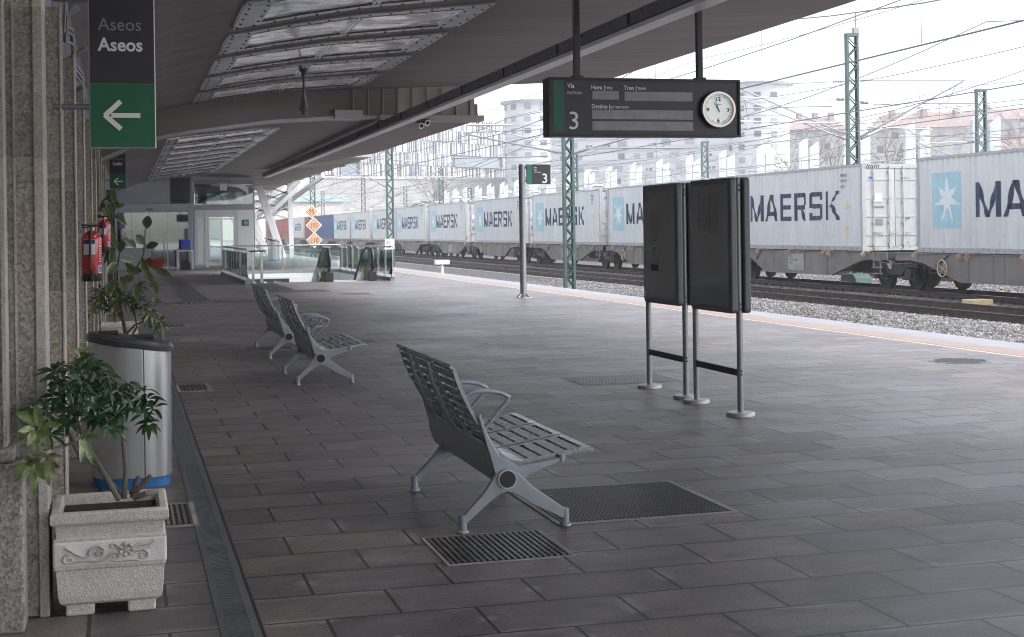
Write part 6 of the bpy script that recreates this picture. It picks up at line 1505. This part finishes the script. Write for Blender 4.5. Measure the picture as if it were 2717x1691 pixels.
# white fins along the far platform
ORD = ['first', 'second', 'third', 'fourth', 'fifth', 'sixth', 'seventh', 'eighth', 'ninth', 'tenth', 'eleventh', 'twelfth', 'thirteenth', 'fourteenth', 'fifteenth', 'sixteenth', 'seventeenth', 'eighteenth', 'nineteenth', 'twentieth', 'farthest but one', 'farthest']
proto = None
for i in range(22):
    y = 60+7.05*i; x = 45.+.012*(y-60)
    lab = f'{ORD[i]} pair of white tapered fins above the train, counted from the right edge'
    if proto is None:
        t = thing('fin_support', lab, 'canopy support', (x, y, -.8), 'white fin supports beyond the yard')
        for dy, top in ((0, 7.2), (1.6, 7.6)):
            b = MB(); b.add([(x-.35, y+dy-.35, -.8), (x+.45, y+dy-.5, -.8), (x+.45, y+dy-.3, -.8), (x-.35, y+dy-.1, -.8), (x-.2, y+dy-.35, top-.45), (x+.35, y+dy-.5, top), (x+.35, y+dy-.3, top), (x-.2, y+dy-.1, top-.45)],
                           [(3, 2, 1, 0), (4, 5, 6, 7), (0, 1, 5, 4), (1, 2, 6, 5), (2, 3, 7, 6), (3, 0, 4, 7)]); b.build('fin', 'fin', t)
        b = MB()
        for (a, z_, c_, z2) in ((2., 5.4, 6.0, 3.2), (2., 3.2, 6.3, 4.6), (2., 6.8, 4.4, 3.2), (4.3, 3.0, 6.2, 5.2), (1.8, 4.2, 5.6, 2.6), (1.9, 5.2, 6.5, 5.6)): b.beam((x, y+a, z_), (x, y+c_, z2), .07, .07)
        b.build('bracing', 'fin', t); proto = t; base_loc = t.location.copy()
    else:
        c = copy_tree(proto); place(c, (x, y, -.8), lab)
t = thing('far_platform_canopy', 'low white flat roof line running behind the train', 'canopy', (36, 150, 2)); b = MB(); b.box(47, 56, 70, 260, 3.0, 3.3); b.box(47, 47.3, 70, 260, -.8, 3.0); b.build('roof_slab', 'b_white', t)

# double street lamps
pl = None
for i, (x, y) in enumerate(((35.5, 108), (35.5, 126), (35.5, 146), (35.5, 168), (35.5, 192), (35.5, 218))):
    if pl is None:
        t = thing('yard_lamp', 'x', 'lamp post', (x, y, -.8), 'white double lamps between the yard tracks'); b = MB(); b.tube([(x, y, -.8), (x, y, 4.6)], .06, 8); b.tube([(x-1.2, y, 4.9), (x, y, 4.6), (x+1.2, y, 4.9)], .04, 6); b.build('pole', 'arm', t)
        for s in (-1, 1): b = MB(); b.lathe([(.02, 5.05), (.30, 5.0), (.45, 4.9), (.25, 4.84), (.02, 4.83)], (x+s*1.3, y, 0), 14); b.build('lamp_head', 'white', t, smooth=True)
        pl = t; c = t
    else: c = copy_tree(pl); place(c, (x, y, -.8))
    c['label'] = ['double headed white lamp nearest the platform pole', 'double headed white lamp, second from the right above the containers', 'double headed white lamp in front of the small conifer', 'double headed white lamp right of the kilometre mast', 'double headed white lamp left of the kilometre mast', 'farthest double headed white lamp above the blue container'][i]

# trees
def bare_tree(x, y, z, h, label, seed, m='bark_g', rr_=.16):
    r = random.Random(seed); t = thing('bare_tree', label, 'tree', (x, y, z), 'bare winter trees behind the tracks'); b = MB(); tr = MB()
    def grow(p, d, l, rad, dep):
        q = p+d*l*.5+Vector((r.uniform(-.1, .1), r.uniform(-.1, .1), 0))*l*.5; e = q+(d+Vector((r.uniform(-.25, .25), r.uniform(-.25, .25), r.uniform(0, .25)))).normalized()*l*.5
        (tr if dep == 0 else b).tube([p, q, e], [rad, rad*.85, rad*.65], 5 if dep < 3 else 3, caps=False)
        if dep >= 6: return
        for k in range(3 if dep < 4 else 2):
            nd = (d+Vector((r.uniform(-.9, .9), r.uniform(-.9, .9), r.uniform(-.15, .5)))).normalized(); grow(e if k < 2 else q, nd, l*r.uniform(.62, .85), rad*.6, dep+1)
    grow(Vector((x, y, z)), Vector((0, 0, 1)), h*.26, rr_, 0); tr.build('trunk', m, t); b.build('branches', m, t); return t
bare_tree(50, 226, -1, 15, 'broad bare tree left of the mast with the kilometre plate', 21, rr_=.3); bare_tree(66, 300, 4, 13, 'bare tree before the retaining wall', 22, rr_=.25); bare_tree(96, 310, 4, 12, 'bare tree before the wall, left of the pole with the number plate', 23, rr_=.2)
bare_tree(112, 300, 4, 12, 'bare tree just left of the platform pole', 24, rr_=.2)
bare_tree(93, 177, -1, 21, 'tall bare tree left of the tall right mast', 25, rr_=.4); bare_tree(99, 174, -1, 22, 'tallest bare tree right of the tall right mast', 26, rr_=.4); bare_tree(115, 190, -1, 17, 'bare tree before the beige apartment house', 27, rr_=.3); bare_tree(128, 180, -1, 23, 'bare tree at the right edge of the skyline', 28, rr_=.3)
def bushy(x, y, z, h, w_, label, seed, m='conifer', cone=True):
    r = random.Random(seed); t = thing('evergreen_tree', label, 'tree', (x, y, z), 'evergreen trees behind the tracks'); b = MB(); b.tube([(x, y, z), (x, y, z+h*.8)], [.25, .08], 6); b.build('trunk', 'bark', t); b = MB()
    for k in range(1600):
        u = r.random()**.8; rad = (1-u)*w_ if cone else w_*math.sqrt(max(.02, 1-(2*u-1)**2)); a = r.uniform(0, 2*PI); q = rad*math.sqrt(r.random())*r.uniform(.7, 1.1); c_ = Vector((x+math.cos(a)*q, y+math.sin(a)*q, z+.6+u*h)); s_ = r.uniform(.12, .34)
        v1 = Vector((r.gauss(0, 1), r.gauss(0, 1), r.gauss(0, 1))).normalized()*s_; v2 = Vector((r.gauss(0, 1), r.gauss(0, 1), r.gauss(0, 1))).normalized()*s_; b.add([c_-v1, c_+v2, c_+v1], [(0, 1, 2)])
    b.build('crown', m, t, fix=False)
bushy(70, 240, -1, 11, 3.4, 'small dark conifer before the retaining wall', 31); bushy(52, 250, -1, 7, 4.5, 'low round evergreen beside the bare trees', 32, cone=False); bushy(62, 262, -1, 7.5, 4, 'bushy evergreen right of the kilometre mast', 33, cone=False)
bushy(103, 171, -1, 13.5, 3.6, 'big round grey green tree beside the far right mast', 34, 'scrub', False)

# ------------------------------------------------------------------ haze in the air over the yard
mh = bpy.data.materials.new('haze'); mh.use_nodes = True; nt = mh.node_tree; nt.nodes.clear(); o_ = nt.nodes.new('ShaderNodeOutputMaterial'); pv = nt.nodes.new('ShaderNodeVolumePrincipled')
pv.inputs['Color'].default_value = (.96, .97, 1, 1); pv.inputs['Density'].default_value = HAZE; pv.inputs['Anisotropy'].default_value = .0; L(nt, pv.outputs[0], o_.inputs['Volume'])
if HAZE > 0:
    b = MB(); b.box(-450, 700, -80, 750, -2.3, 70); h_ = b.build('haze', mh); tag(h_, kind='stuff')
